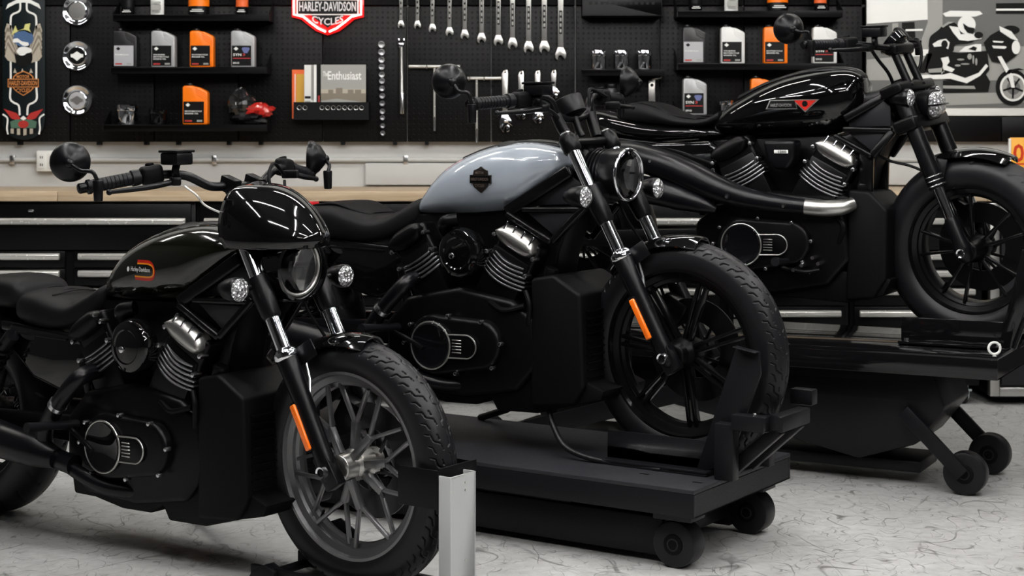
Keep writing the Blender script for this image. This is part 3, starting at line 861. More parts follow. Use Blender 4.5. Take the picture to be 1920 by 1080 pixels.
def v_engine(bike, front, rear, clutch, case, y_face, bright):
    """V-twin: crankcase, finned cylinders, head covers, primary cover with bright ring and slot badge"""
    en = build(MB().prism(case, -.155, .155), 'engine', 'engine_black', bike, bev=.018, seg=3)
    for (name, c, ang, fin_len, fin_n, ribs) in (('front', *front), ('rear', *rear)):
        q = rad(ang)                                  # direction along the fins
        p = V((math.cos(q), 0, math.sin(q))); a = V((-math.sin(q), 0, math.cos(q)))
        R = Matrix((p, V((0, 1, 0)), a)).transposed()
        C = V((c[0], 0, c[1]))
        cyl = build(MB().box(C+V((0, 0, 0))+a*-.04, (fin_len*.86, 2*(y_face-.012), .20), R), 'cylinder', 'engine_black', en, bev=.008)
        for i in range(fin_n):
            o = C+a*(-.034+i*.0135)
            w = fin_len*(1-.05*abs(i-1))
            pts = [o+p*(w*t)+V((0, -y_face+.016*(2*abs(t))**2, 0))+a*(.010*(2*t)**2) for t in np.linspace(-.5, .5, 11)]
            build(MB().loft([[V((q_.x, q_.y, q_.z))+a*e+V((0, f, 0)) for e, f in ((-.0028, 0), (.0028, 0), (.0028, .05), (-.0028, .05))] for q_ in pts]), 'fin', 'fin_edge' if bright else 'engine_black', cyl, bev=.0008, seg=1, sharp=60)
        # head casting between fins and cover
        H = C+a*.075
        hd = build(MB().box(H+p*.004, (fin_len*.92, 2*(y_face-.016), .105), R), 'cylinder_head', 'engine_black', cyl, bev=.016, seg=3)
        K = C+a*.112
        cv = MB()
        secs = []
        for t in np.linspace(-1, 1, 13):
            hw = .030*math.sqrt(max(.0, 1-abs(t)**3.5))+.002
            o = K+p*(t*fin_len*.44)
            secs.append([o+a*(hw*math.sin(g)*1.0-.006)+V((0, -(y_face-.012)-.026*max(0, math.cos(g)) if True else 0, 0))+V((0, .03 if math.cos(g) < -.2 else 0, 0)) for g in [2*math.pi*k/14 for k in range(14)]])
        cv.loft(secs)
        cover = build(cv, 'rocker_cover', 'satin_steel' if (bright and name == 'front') else 'engine_black', cyl, sharp=55)
        for i in range(4 if name == 'front' else 0):
            o = K+p*((i-1.5)*.034)+a*.010
            build(MB().bar(o+V((0, -(y_face+.004), 0))-a*.016, o+V((0, -(y_face-.006), 0))+a*.026, .0055, .016), 'cover_rib', 'chrome' if name == 'front' else 'engine_black', cyl, bev=.002)
        for e in (-1, 1):
            for zz in (.028, .088):
                o = C+p*(e*fin_len*.47)+a*zz
                build(MB().cyl(o+V((0, -(y_face-.03), 0)), o+V((0, -(y_face+.003), 0)), .0075, n=10), 'bolt', 'steel', cyl, bev=.0015)
    # primary cover: teardrop plate
    cx, cz, r = clutch
    ex = cx+.175
    pl = []
    for i in range(17):
        q = rad(75+i*(285-75)/16); pl.append((cx+(r+.022)*math.cos(q), cz+(r+.022)*math.sin(q)))
    for i in range(11):
        q = rad(-75+i*150/10); pl.append((ex+.075*math.cos(q), cz+.012+.078*math.sin(q)))
    pc = build(MB().prism(pl, -.185, -.10), 'primary_cover', 'engine_black', en, bev=.014, seg=3)
    build(MB().lathe([(.10, r+.004), (.190, r+.003), (.196, r-.004), (.192, r-.012), (.190, .001)], (cx, 0, cz), (0, -1, 0), 48), 'clutch_cover', 'lens_dark', pc)
    build(MB().torus((cx, -.194, cz), (0, 1, 0), r, .0028, 60, 8), 'trim_ring', 'satin_steel', pc)
    # badge loop and slots
    lp = [(cx+r*.88, cz+.038)]+[(cx+.130, cz+.040)]+[(cx+.130+.042*math.cos(rad(a_)), cz+.004+.037*math.sin(rad(a_))) for a_ in range(75, -80, -15)]+[(cx+.130, cz-.032), (cx+r*.9, cz-.034)]
    pad = build(MB().prism([(x, z) for x, z in lp], -.193, -.17), 'badge_plate', 'engine_black', pc, bev=.002)
    build(MB().tube([(x, -.194, z) for x, z in lp], .0024, 8), 'badge_loop', 'satin_steel', pc)
    for i in range(5):
        z = cz+.022-i*.0095
        build(MB().box((cx+.100, -.1945, z), (.034, .003, .0034)), 'badge_slot', 'satin_steel', pc, bev=.0008, seg=1)
    for x, z in ((cx-.085, cz+.06), (cx+.06, cz+.095), (ex+.01, cz+.083), (ex+.08, cz+.02), (ex+.05, cz-.055), (cx+.09, cz-.083), (cx-.06, cz-.085), (cx-.11, cz+.0)):
        build(MB().cyl((x, -.17, z), (x, -.190, z), .0065, n=10), 'bolt', 'steel', pc, bev=.0015)
    return en

def frame_side(bike, segs, panels, r=.012, head=None):
    f = build(MB().cyl(*head, .034, n=20), 'frame', 'frame_black', bike, bev=.004)
    for s in (-1, 1):
        for a, b, w in segs:
            build(MB().bar((a[0], s*a[2], a[1]), (b[0], s*b[2], b[1]), w, .026), 'frame_tube', 'frame_black', f, bev=.007, seg=3)
        for poly, y in panels:
            build(MB().prism(poly, s*y, s*(y-.012)), 'filler_panel', 'grey_panel', f, bev=.004)
    return f

def standard_bike(loc, theta, z0, variant, label):
    bk = empty('motorcycle', (loc[0], loc[1], z0), -rad(theta), label, 'motorcycle')
    cowl = variant == 'cowl'
    M = front_matrix(.332, 28, 3 if cowl else 4.5)
    I = Matrix()
    # --- wheels and front end
    if cowl: wheel(bk, 'front_wheel', M, (0, .332), .332, .2445, .053, TYRE_FRONT, 'split', 'cast_alloy', 'satin_steel')
    else: wheel(bk, 'front_wheel', M, (0, .332), .332, .2445, .053, TYRE_FRONT, 'seven', 'rim_black', 'engine_black')
    rear_end(bk, -1.545, .323, TYRE_REAR, .076, 'split' if cowl else 'seven')
    d = V((-.471, 0, .882)); d.normalize(); d2 = (d.x, d.z)
    def fp(s, y=0, dx=0): return V((d.x*s+dx, y, .332+d.z*s))
    for s in (-1, 1):
        fork_leg(bk, M, (0, .332), d2, s*.108, 0, 0, True)
    for s_, w, wd in ((.535, .05, .07), (.70, .026, .045)):
        tc = MB(M)
        tc.bar(fp(s_, -.118, -.012), fp(s_, .118, -.012), wd, w, (d.x, 0, d.z))
        build(tc, 'triple_clamp', 'engine_black', bk, bev=.012, seg=3)
    build(MB(M).cyl(fp(.53, 0, -.045), fp(.72, 0, -.045), .022, n=16), 'steering_stem', 'engine_black', bk)
    # front mudguard with struts
    fd = build(arc_fender(M, (0, .332), .350, 79, 136, .066, .030, taper=.3), 'front_fender', 'gloss_black', bk, sharp=50)
    for s in (-1, 1):
        build(MB(M).bar((-.09, s*.066, .645), (-.155, s*.085, .60), .05, .006), 'fender_bracket', 'satin_black', fd, bev=.002)
        build(MB(M).tube([(-.13, s*.07, .64), (-.10, s*.075, .56), (-.085, s*.09, .52)], .004, 8), 'fender_strut', 'steel', fd)
    # brake line and caliper
    build(MB(M).prism([(-.02, .46), (-.10, .50), (-.14, .44), (-.12, .38), (-.05, .40)], .045, .095), 'brake_caliper', 'engine_black', bk, bev=.01)
    cable(bk, M, [(-.13, .09, .48), (-.20, .10, .62), (-.26, .06, .75), (-.34, .08, .95), (-.42, .15, 1.07)])
    # headlight
    hz = .844 if cowl else .855; hx = -.217 if cowl else -.196
    housing = [(-.135, .02), (-.13, .045), (-.10, .066), (-.06, .077), (-.01, .0805), (.002, .0815), (.004, .0785), (-.004, .0765), (-.020, .072), (-.045, .056), (-.062, .03), (-.064, .001)]
    hl = build(MB(M).lathe(housing, (hx, 0, hz), (1, 0, -.03), 40), 'headlight', 'satin_black', bk, sharp=35)
    if not cowl:
        for i in range(5):
            build(MB(M).lathe([(0, .055), (0, .078), (.006, .078), (.006, .055)], (hx-.118+i*.013, 0, hz), (1, 0, -.03), 32, True), 'cooling_fin', 'satin_black', hl)
    build(MB(M).torus((hx+.004, 0, hz), (1, 0, -.03), .0765, .0055, 48, 10), 'trim_ring', 'chrome' if not cowl else 'satin_steel', hl)
    build(MB(M).lathe([(-.055, .004), (-.05, .03), (-.036, .052), (-.014, .068), (.0, .073), (.001, .072), (-.014, .066), (-.036, .049), (-.05, .026), (-.053, .004)], (hx, 0, hz), (1, 0, -.03), 36, True), 'reflector_bowl', 'lamp_bowl', hl)
    build(MB(M).box((hx-.012, 0, hz), (.018, .125, .005)).box((hx-.018, 0, hz-.028), (.014, .034, .042)), 'lamp_divider', 'lens_dark', hl, bev=.002)
    build(MB(M).cyl((hx-.05, 0, hz+.012), (hx-.005, 0, hz+.012), .010, n=14), 'lamp_projector', 'chrome', hl, bev=.003)
    build(MB(M).lathe([(.0, .074), (.006, .068), (.012, .05), (.016, .025), (.0175, .001)], (hx+.002, 0, hz), (1, 0, -.03), 36), 'lens', 'clear_glass', hl)
    build(MB(M).bar((hx-.09, 0, hz), fp(.62, 0, -.03), .05, .06), 'headlight_bracket', 'engine_black', hl, bev=.008)
    for s in (-1, 1):
        turn_signal(bk, M, -.216 if not cowl else -.232, s*.2, .80, (-.255, s*.10, .80))
    # --- cockpit
    if cowl:
        for s in (-1, 1):
            build(MB(M).tube([(-.36, s*.045, .97), (-.40, s*.045, 1.02), (-.435, s*.045, 1.055)], .017, 12), 'riser', 'satin_black', bk)
            build(MB(M).bar((-.46, s*.045, 1.075), (-.405, s*.045, 1.058), .045, .032), 'riser_clamp', 'engine_black', bk, bev=.005)
        bars(bk, M, [(-.438, 0, 1.062), (-.445, .06, 1.063), (-.462, .10, 1.067), (-.480, .16, 1.096), (-.505, .22, 1.103), (-.540, .29, 1.096), (-.588, .41, 1.076)],
             (-.540, .29, 1.096), (-.588, .41, 1.076), (-.468, -.205, 1.146), (-.455, .215, 1.085), (-.530, .385, 1.062))
        mirror(bk, M, (-.630, -.435, 1.143), (.78, -.62, -.05), .054, [(-.560, -.452, 1.122), (-.530, -.438, 1.118), (-.525, -.425, 1.09)])
        mirror(bk, M, (-.590, .435, 1.122), (.78, .62, -.05), .054, [(-.550, .452, 1.112), (-.525, .438, 1.10), (-.520, .425, 1.08)])
        build(MB(M).lathe([(-.02, .03), (-.018, .044), (.018, .046), (.022, .042)], (-.385, 0, 1.035), (-.6, 0, .8), 28), 'gauge', 'satin_black', bk)
        cable(bk, M, [(-.455, -.19, 1.07), (-.43, -.17, 1.045), (-.415, -.15, 1.015), (-.37, -.10, .98), (-.33, -.06, .93)], .003, 'satin_steel')
        cable(bk, M, [(-.47, .2, 1.08), (-.44, .13, 1.12), (-.42, .09, 1.09), (-.40, .08, 1.03), (-.36, .06, .96)], .005)
        # fly-screen
        rows = [(1.068, -.335, -.375, .050), (1.060, -.295, -.378, .082), (1.040, -.246, -.38, .108), (1.010, -.200, -.378, .127), (.975, -.164, -.376, .140), (.943, -.140, -.370, .146), (.920, -.132, -.362, .146), (.900, -.140, -.350, .140)]
        secs = []
        for z, xf, xb, w in spl(rows, 4):
            secs.append([(xb+(xf-xb)*math.cos(q)**1.05 if abs(math.cos(q)) > 1e-4 else xb, w*math.sin(q), z) for q in [rad(-90+180*i/30) for i in range(31)]])
        n = 31; vs = [p for q in secs for p in q]
        fs = [(i*n+j, i*n+j+1, (i+1)*n+j+1, (i+1)*n+j) for i in range(len(secs)-1) for j in range(n-1)]
        cw = build(MB(M).add(vs, fs), 'fly_screen', 'gloss_black', bk, sharp=60)
        so = cw.modifiers.new('shell', 'SOLIDIFY'); so.thickness = .004; so.offset = 0
        build(MB(M).lathe([(-.09, .098), (-.02, .100), (.018, .094), (.020, .086), (.010, .082), (-.09, .088)], (hx+.004, 0, hz), (1, 0, -.03), 48, True), 'headlight_surround', 'gloss_black', cw)
    else:
        for s in (-1, 1):
            build(MB(M).tube(spl([(-.355, s*.075, .965), (-.375, s*.085, 1.0), (-.392, s*.09, 1.04)], 4), .017, 12), 'riser', 'engine_black', bk)
        bars(bk, M, [(-.392, 0, 1.025), (-.394, .05, 1.028), (-.396, .088, 1.045), (-.400, .105, 1.080), (-.412, .15, 1.096), (-.436, .24, 1.086), (-.475, .385, 1.080)],
             (-.441, .26, 1.086), (-.475, .385, 1.081), (-.392, -.18, 1.118), (-.362, .19, 1.062), (-.408, .365, 1.052))
        mirror(bk, M, (-.535, -.425, 1.148), (.78, -.62, -.05), .052, [(-.485, -.445, 1.118), (-.462, -.43, 1.112), (-.458, -.42, 1.075)])
        mirror(bk, M, (-.460, .42, 1.135), (.88, .30, -.05), .052, [(-.44, .45, 1.105), (-.475, .42, 1.10), (-.478, .40, 1.07)])
        g = build(MB(M).lathe([(-.032, .012), (-.03, .035), (-.026, .043), (.022, .047), (.026, .046), (.028, .042), (.024, .040)], (-.402, 0, 1.062), (-.45, 0, .89), 32), 'gauge', 'satin_black', bk)
        build(MB(M).lathe([(.020, .041), (.022, .001)], (-.402, 0, 1.062), (-.45, 0, .89), 32), 'gauge_glass', 'lens_dark', g)
        build(MB(M).tube([(-.388, 0, 1.03), (-.372, 0, .99), (-.36, 0, .97)], .012, 10), 'gauge_stalk', 'engine_black', g)
        cable(bk, M, [(-.40, .20, 1.09), (-.405, .12, 1.115), (-.395, .095, 1.09), (-.388, .085, 1.02), (-.36, .07, .93)], .006)
        cable(bk, M, [(-.40, -.20, 1.075), (-.385, -.12, 1.05), (-.37, -.08, 1.0), (-.33, -.05, .92)], .006)
    # --- tank
    TD = -.0 if not cowl else -.01
    tank_rows = [(-.948, .718, .738, .035), (-.93, .716, .768, .068), (-.89, .716, .812, .095), (-.83, .717, .868, .118), (-.76, .720, .906, .134), (-.68, .726, .934, .143),
                 (-.60, .735, .949, .146), (-.53, .752, .953, .142), (-.47, .795, .946, .130), (-.41, .840, .932, .108), (-.365, .872, .915, .075), (-.345, .885, .902, .04)]
    tk = build(body(tank_rows, 4, n=2.5, m=40), 'fuel_tank', 'tank_green_black' if cowl else 'tank_grey', bk, sharp=70)
    bv = bvh_of(tk)
    build(MB().lathe([(0, .034), (.010, .034), (.014, .030), (.015, .001)], (-.60, -.045, .936), (0, -.25, 1), 28), 'fuel_cap', 'satin_black', tk, bev=.001)
    sm = body([(-.80, .86, .905, .012), (-.70, .90, .938, .03), (-.58, .93, .958, .036), (-.48, .93, .960, .030), (-.40, .91, .945, .018)], 3, n=2.3, m=20)
    build(sm, 'tank_console', 'satin_black', tk)
    if cowl:
        ex, ez = -.686, .822
        def decal(name, mat, polys, off):
            mb = MB()
            for poly in polys:
                mb.add([(x, 0, z) for x, z in poly], [tuple(range(len(poly)))])
            o = build(mb, name, mat, tk, smooth=False); conform(o, bv, off); return o
        def loop(w, x0, h, shift):      # open stripe loop: two bars joined round at the front
            out = []; pts = [(ex-x0, ez+h+shift*0), (ex+.03, ez+h), (ex+.048, ez+h*.6), (ex+.052, ez), (ex+.048, ez-h*.6), (ex+.03, ez-h), (ex-x0-.012, ez-h)]
            P = spl(pts, 4)
            for a, b in zip(P[:-1], P[1:]):
                dx, dz = b[0]-a[0], b[1]-a[1]; L = math.hypot(dx, dz) or 1
                nx, nz = -dz/L*w/2, dx/L*w/2
                out.append([(a[0]+nx, a[1]+nz), (a[0]-nx, a[1]-nz), (b[0]-nx, b[1]-nz), (b[0]+nx, b[1]+nz)])
            return out
        decal('emblem_stripe', 'logo_red', loop(.009, .022, .0245, 0), .0006)
        decal('emblem_stripe', 'logo_orange', loop(.0045, .022, .0185, 0), .0010)
        o = build(text(MB(), 'Harley-Davidson', ex-.008, ez, .088, .0175, 0, t=0), 'lettering', 'logo_white', tk, smooth=False); conform(o, bv, .0012)
        o = build(MB().add([(ex-.066+.007*math.cos(t), 0, ez+.008*math.sin(t)) for t in [rad(60*k) for k in range(6)]], [tuple(range(6))]), 'emblem_mark', 'logo_white', tk, smooth=False); conform(o, bv, .001)
    else:
        ex, ez = -.637, .837
        sh = [(-.040, -.012), (-.040, .014), (-.028, .014), (-.026, .028), (-.012, .033), (0, .040), (.012, .033), (.026, .028), (.028, .014), (.040, .014), (.040, -.012), (.029, -.012), (.024, -.024), (0, -.042), (-.024, -.024), (-.029, -.012)]
        def plate(poly, off, th, mat, nm):
            n = len(poly); mb = MB()
            mb.add([(ex+x, -th, ez+z) for x, z in poly]+[(ex+x, .0, ez+z) for x, z in poly], [tuple(range(n))]+[(i, (i+1) % n, (i+1) % n+n, i+n) for i in range(n)])
            o = build(mb, nm, mat, tk, smooth=False); conform(o, bv, off); return o
        em = plate(sh, .0, .006, 'bronze', 'emblem')
        plate([(-.037, -.009), (-.037, .011), (.037, .011), (.037, -.009)], .0, .008, 'engine_black', 'emblem_bar')
        for s_, z_, w_, h_ in (('HARLEY-DAVIDSON', .001, .066, .010), ('MOTOR', .021, .032, .008), ('CYCLES', -.019, .036, .009)):
            o = build(text(MB(), s_, ex, ez+z_, w_, h_, 0, t=.009), 'lettering', 'bronze_light', tk, smooth=False); conform(o, bv, .0)
    # --- seat and tail
    if cowl:
        seat = [(-1.30, .64, .70, .10), (-1.27, .625, .728, .125), (-1.20, .612, .735, .138), (-1.12, .608, .718, .136), (-1.06, .615, .706, .120), (-1.0, .635, .735, .10), (-.955, .66, .762, .085), (-.93, .69, .772, .06)]
        st = build(body(seat, 3, n=3.0, m=32), 'seat', 'vinyl', bk, sharp=70)
        build(body([(-1.56, .70, .73, .08), (-1.54, .675, .750, .105), (-1.46, .665, .766, .115), (-1.38, .662, .768, .115), (-1.32, .665, .758, .108), (-1.295, .68, .735, .09)], 3, n=3.2, m=28), 'pillion_pad', 'vinyl', st, sharp=70)
        for i in range(4):
            build(MB().tube(spl([(-1.25+i*.035, -.09, .7215), (-1.245+i*.035, 0, .7365-.002*i), (-1.25+i*.035, .09, .7215)], 5), .0022, 6), 'seam', 'vinyl', st)
    else:
        seat = [(-1.44, .66, .70, .075), (-1.41, .64, .728, .105), (-1.34, .622, .745, .130), (-1.25, .612, .751, .140), (-1.17, .608, .728, .138), (-1.10, .610, .708, .128), (-1.03, .628, .722, .108), (-.965, .66, .762, .085), (-.93, .69, .776, .06)]
        st = build(body(seat, 3, n=3.0, m=32), 'seat', 'vinyl', bk, sharp=70)
        build(body([(-1.38, .735, .739, .07), (-1.33, .735, .7475, .095), (-1.25, .735, .7545, .105), (-1.18, .715, .7345, .095), (-1.13, .705, .7185, .07)], 3, n=3.0, m=24), 'seat_insert', 'plastic_black', st, sharp=70)
        tl = build(MB().box((-1.455, 0, .735), (.05, .07, .022)), 'tail_light', 'tail_red', bk, bev=.006)
        build(MB().box((-1.455, 0, .718), (.06, .08, .014)), 'tail_light_base', 'satin_black', tl, bev=.004)
    build(arc_fender(I, (-1.545, .323), .372, 35, 150, .10, .045), 'rear_fender', 'gloss_black', bk, sharp=50)
    # side cover, seat rail with bright edge
    sc_ = [(-1.30, .63), (-.97, .615), (-.93, .58), (-.965, .48), (-1.05, .44), (-1.18, .47), (-1.30, .56)]
    for s in (-1, 1):
        o = build(MB().prism(sc_, s*.10, s*.135), 'side_cover', 'gloss_black', bk, bev=.016, seg=4)
        build(MB().bar((-1.30, s*.138, .606), (-1.02, s*.138, .600), .006, .006), 'cover_edge', 'satin_black', o, bev=.001)
    # --- frame
    frame_side(bk, [((-.56, .735, .115), (-.345, .868, .09), .040), ((-.50, .746, .12), (-.30, .752, .105), .016), ((-.555, .732, .122), (-.393, .650, .122), .020),
                    ((-.393, .650, .122), (-.285, .762, .10), .022), ((-.98, .60, .12), (-.90, .40, .13), .035), ((-.98, .60, .12), (-1.35, .62, .11), .03)],
               [([(-.49, .737), (-.32, .741), (-.392, .668)], .112), ([(-.53, .752), (-.36, .855), (-.315, .83), (-.31, .765), (-.50, .757)], .085)],
               head=((-.355, 0, .875), (-.30, 0, .765)))
    build(MB().bar((-.95, 0, .71), (-.38, 0, .87), .09, .10), 'frame_spine', 'frame_black', bk, bev=.015)
    build(MB().prism([(-1.0, .66), (-.93, .72), (-.50, .74), (-.37, .82), (-.345, .76), (-.40, .62), (-.44, .45), (-1.0, .42)], -.07, .07), 'airbox', 'engine_black', bk, bev=.01)
    # --- engine
    case = [(-1.00, .24), (-1.00, .38), (-.92, .46), (-.72, .50), (-.52, .47), (-.44, .42), (-.42, .28), (-.50, .19), (-.70, .155), (-.92, .165)]
    v_engine(bk, ((-.555, .555), -27, .168, 6, 4), ((-.875, .555), 29, .150, 5, 3), (-.795, .317, .074), case, .150, True)
    # round intake cover on the right
    ac = build(MB().lathe([(0, .05), (.02, .078), (.045, .080), (.062, .072), (.070, .058), (.071, .050), (.068, .046), (.070, .03), (.072, .001)], (-.70, -.12, .608), (0, -1, 0), 40), 'intake_cover', 'gloss_black', bk, sharp=30)
    build(MB().cyl((-.715, -.188, .600), (-.715, -.196, .600), .010, n=12), 'cover_bolt', 'chrome', ac, bev=.003)
    build(MB().tube(spl([(-.80, -.10, .67), (-.78, -.135, .70), (-.74, -.12, .71)], 5), .022, 12), 'intake_snorkel', 'engine_black', ac)
    # radiator block and chin
    rd = build(MB().prism([(-.45, .54), (-.37, .555), (-.275, .50), (-.262, .22), (-.30, .165), (-.45, .15)], -.155, .155), 'radiator', 'plastic_black', bk, bev=.012, seg=3)
    for i in range(10):
        build(MB().box((-.264, 0, .25+i*.022), (.008, .26, .004)), 'radiator_slat', 'engine_black', rd)
    build(MB().cyl((-.41, -.11, .54), (-.40, -.11, .572), .022, n=16), 'filler_neck', 'engine_black', rd, bev=.004)
    ch = [(-1.0, .20), (-.99, .15), (-.90, .150), (-.78, .132), (-.66, .135), (-.61, .165), (-.585, .124), (-.44, .128), (-.305, .165), (-.215, .185), (-.205, .215), (-.27, .24), (-.60, .26)]
    build(MB().prism(ch, -.135, .135), 'belly_pan', 'plastic_black', bk, bev=.008)
    # exhaust
    ex_ = build(MB().tube(spl([(-.90, -.10, .52), (-.885, -.19, .512), (-.915, -.212, .475), (-.98, -.21, .41), (-1.03, -.205, .345), (-1.04, -.20, .29), (-.99, -.195, .262), (-.92, -.19, .25)], 5), [.024, .025, .025, .025, .025, .026, .028, .03], 16), 'exhaust_pipe', 'exhaust_black', bk)
    build(MB().tube([(-.965, -.2115, .426), (-.975, -.2115, .416)], .0285, 16), 'clamp', 'steel', ex_)
    build(MB().tube(spl([(-.70, -.13, .19), (-.78, -.165, .195), (-.86, -.185, .215), (-1.0, -.19, .262)], 5), .021, 14), 'header_pipe', 'exhaust_black', ex_)
    build(MB().tube(spl([(-.98, -.205, .265), (-1.08, -.215, .28), (-1.25, -.22, .30), (-1.55, -.225, .34), (-1.60, -.225, .345)], 4), [.03, .048, .055, .055, .045], 22), 'muffler', 'exhaust_black', ex_)
    # footpeg, brake pedal, shifter, stand
    fp_ = build(MB().tube([(-.95, -.15, .36), (-.97, -.24, .365), (-.97, -.32, .37)], [.014, .012, .016], 12), 'footpeg', 'grip_rubber', bk)
    build(MB().tube(spl([(-.95, -.18, .35), (-.86, -.21, .33), (-.80, -.225, .31)], 4), .007, 8), 'brake_pedal', 'engine_black', fp_)
    build(MB().tube([(-.60, .17, .17), (-.78, .22, .06), (-.92, .27, .012)], .012, 10), 'side_stand', 'satin_black', bk)
    # mechanic's clutter: hoses and clips along the case
    for p in ([(-.60, -.15, .46), (-.54, -.165, .44), (-.47, -.155, .455)], [(-.47, -.15, .50), (-.45, -.16, .46), (-.46, -.15, .40)]):
        cable(bk, I, p, .008, name='coolant_hose')
    return bk

BIKE_L = standard_bike((-.41, 4.398), 36, 0, 'cowl', 'black cruiser motorcycle with a small fly-screen and grey cast wheels, nearest the camera')
BIKE_M = standard_bike((.517, 4.90), 33, .23+.0, 'grey', 'cruiser motorcycle with a blue-grey fuel tank standing on the low black lift')

def sport_bike(loc, theta, z0, label):
    bk = empty('motorcycle', (loc[0], loc[1], z0), -rad(theta), label, 'motorcycle')
    M = front_matrix(.328, 25, 10); I = Matrix()
    wheel(bk, 'front_wheel', M, (0, .328), .328, .219, .082, TYRE_WIDE, 'five', 'rim_black', 'engine_black')
    rear_end(bk, -1.52, .323, TYRE_REAR, .076, 'five')
    d = V((-.374, 0, .928)); d.normalize(); d2 = (d.x, d.z)
    def fp(s, y=0, dx=0): return V((d.x*s+dx, y, .328+d.z*s))
    for s in (-1, 1):
        fork_leg(bk, M, (0, .328), d2, s*.108, 0, 0, False, inverted=True)
    for s_, w in ((.47, .05), (.60, .04)):
        build(MB(M).bar(fp(s_, -.15, -.012), fp(s_, .15, -.012), .085, w, (d.x, 0, d.z)), 'triple_clamp', 'engine_black', bk, bev=.012, seg=3)
    build(MB(M).cyl(fp(.46, 0, -.04), fp(.63, 0, -.04), .024, n=16), 'steering_stem', 'engine_black', bk)
    # amber side reflector on a bracket by the left leg
    c = V((-.085, .135, .485)); e = V((d.x, 0, d.z))*.045
    rf = build(MB(M).bar(c-e*1.5, c+e*1.5, .035, .010), 'reflector_bracket', 'satin_black', bk, bev=.004)
    build(MB(M).bar(c-e-V((0, .009, 0)), c+e-V((0, .009, 0)), .022, .010), 'reflector', 'amber', rf, bev=.004)
    c = V((-.07, -.085, .49))
    # mudguard
    fd = build(arc_fender(M, (0, .328), .352, 66, 118, .085, .026, taper=.3), 'front_fender', 'gloss_black', bk, sharp=50)
    for s in (-1, 1):
        build(MB(M).bar((-.085, s*.085, .645), (-.10, s*.10, .55), .05, .008), 'fender_bracket', 'satin_steel' if s > 0 else 'satin_black', fd, bev=.002)
    build(MB(M).prism([(-.02, .45), (-.10, .50), (-.14, .44), (-.12, .38), (-.05, .40)], .05, .10), 'brake_caliper', 'engine_black', bk, bev=.01)
    # headlight: wide rounded lamp split by a bar
    hx, hz = -.135, .828
    def pill(x, w, h, k=28): return [(x, w*sgn(math.cos(t))*abs(math.cos(t))**.62, hz+h*sgn(math.sin(t))*abs(math.sin(t))**.62) for t in [2*math.pi*i/k for i in range(k)]]
    hl = build(MB(M).loft([pill(-.225, .035, .03), pill(-.215, .055, .042), pill(-.16, .066, .050), pill(-.138, .068, .052), pill(-.134, .064, .048)]), 'headlight', 'satin_black', bk, sharp=35)
    for i in range(4):
        build(MB(M).loft([pill(-.212+i*.014, .064, .049), pill(-.207+i*.014, .064, .049)]), 'cooling_fin', 'satin_black', hl)
    build(MB(M).loft([pill(-.140, .062, .046), pill(-.128, .060, .044), pill(-.118, .050, .034), pill(-.114, .030, .018)]), 'lens', 'signal_lens', hl, sharp=60)
    build(MB(M).loft([[(x, -.066, hz-.004), (x, .066, hz-.004), (x, .066, hz+.003), (x, -.066, hz+.003)] for x in (-.15, -.112)]), 'lamp_divider', 'lens_dark', hl, bev=.002)
    build(MB(M).bar((-.20, 0, hz), fp(.52, 0, -.02), .06, .08), 'headlight_bracket', 'engine_black', hl, bev=.01)
    for s in (-1, 1):
        turn_signal(bk, M, -.178, s*.12, .857, (-.225, s*.06, .86), .032)
        build(MB(M).bar(fp(.46, s*.062, .0), fp(.60, s*.062, .0), .05, .012), 'lamp_shroud', 'satin_black', bk, bev=.006)
    # risers and bars
    for s in (-1, 1):
        build(MB(M).tube([(-.210, s*.05, .900), (-.262, s*.05, 1.015)], .0145, 14), 'riser', 'satin_black', bk)
        build(MB(M).cyl((-.206, s*.05, .892), (-.212, s*.05, .903), .017, n=14), 'riser_collar', 'engine_black', bk, bev=.002)
    build(MB(M).bar((-.265, -.08, 1.025), (-.265, .08, 1.025), .05, .04, (0, 0, 1)), 'riser_clamp', 'engine_black', bk, bev=.012, seg=3)
    bars(bk, M, [(-.268, 0, 1.028), (-.272, .07, 1.030), (-.295, .14, 1.038), (-.335, .20, 1.046), (-.370, .26, 1.050), (-.422, .385, 1.054)],
         (-.372, .26, 1.050), (-.422, .385, 1.054), (-.288, -.15, 1.088), (-.290, .19, 1.034), (-.352, .365, 1.034))
    mirror(bk, M, (-.483, -.405, 1.112), (.72, -.69, -.05), .053, [(-.43, -.43, 1.10), (-.405, -.42, 1.098), (-.40, -.41, 1.065)])
    mirror(bk, M, (-.44, .40, 1.05), (.72, .69, -.05), .048, [(-.39, .43, 1.05), (-.375, .42, 1.05), (-.37, .41, 1.04)])
    g = build(MB(M).lathe([(-.018, .02), (-.016, .046), (.010, .052), (.014, .050), (.015, .001)], (-.285, 0, 1.045), (-.8, 0, .6), 32), 'gauge', 'lens_dark', bk)
    build(MB(M).torus((-.294, 0, 1.051), (-.8, 0, .6), .051, .003, 40, 8), 'gauge_ring', 'engine_black', g)
    cable(bk, M, [(-.30, .16, 1.05), (-.24, .12, 1.04), (-.22, .08, .97), (-.24, .05, .90)], .006)
    cable(bk, M, [(-.30, -.17, 1.04), (-.29, -.12, .99), (-.27, -.08, .94), (-.26, -.05, .88)], .006)
    cable(bk, M, [(-.32, -.1, .66), (-.26, -.1, .635), (-.19, -.1, .62), (-.13, -.11, .60)], .005)
    # tank
    rows = [(-.958, .735, .765, .06), (-.93, .724, .795, .09), (-.88, .716, .832, .116), (-.82, .713, .866, .135), (-.75, .712, .900, .149), (-.67, .712, .929, .156), (-.58, .714, .947, .156),
            (-.50, .722, .956, .148), (-.44, .745, .954, .128), (-.40, .79, .938, .10), (-.38, .83, .915, .06)]
    tk = build(body(rows, 4, n=2.4, m=40), 'fuel_tank', 'gloss_black', bk, sharp=70)
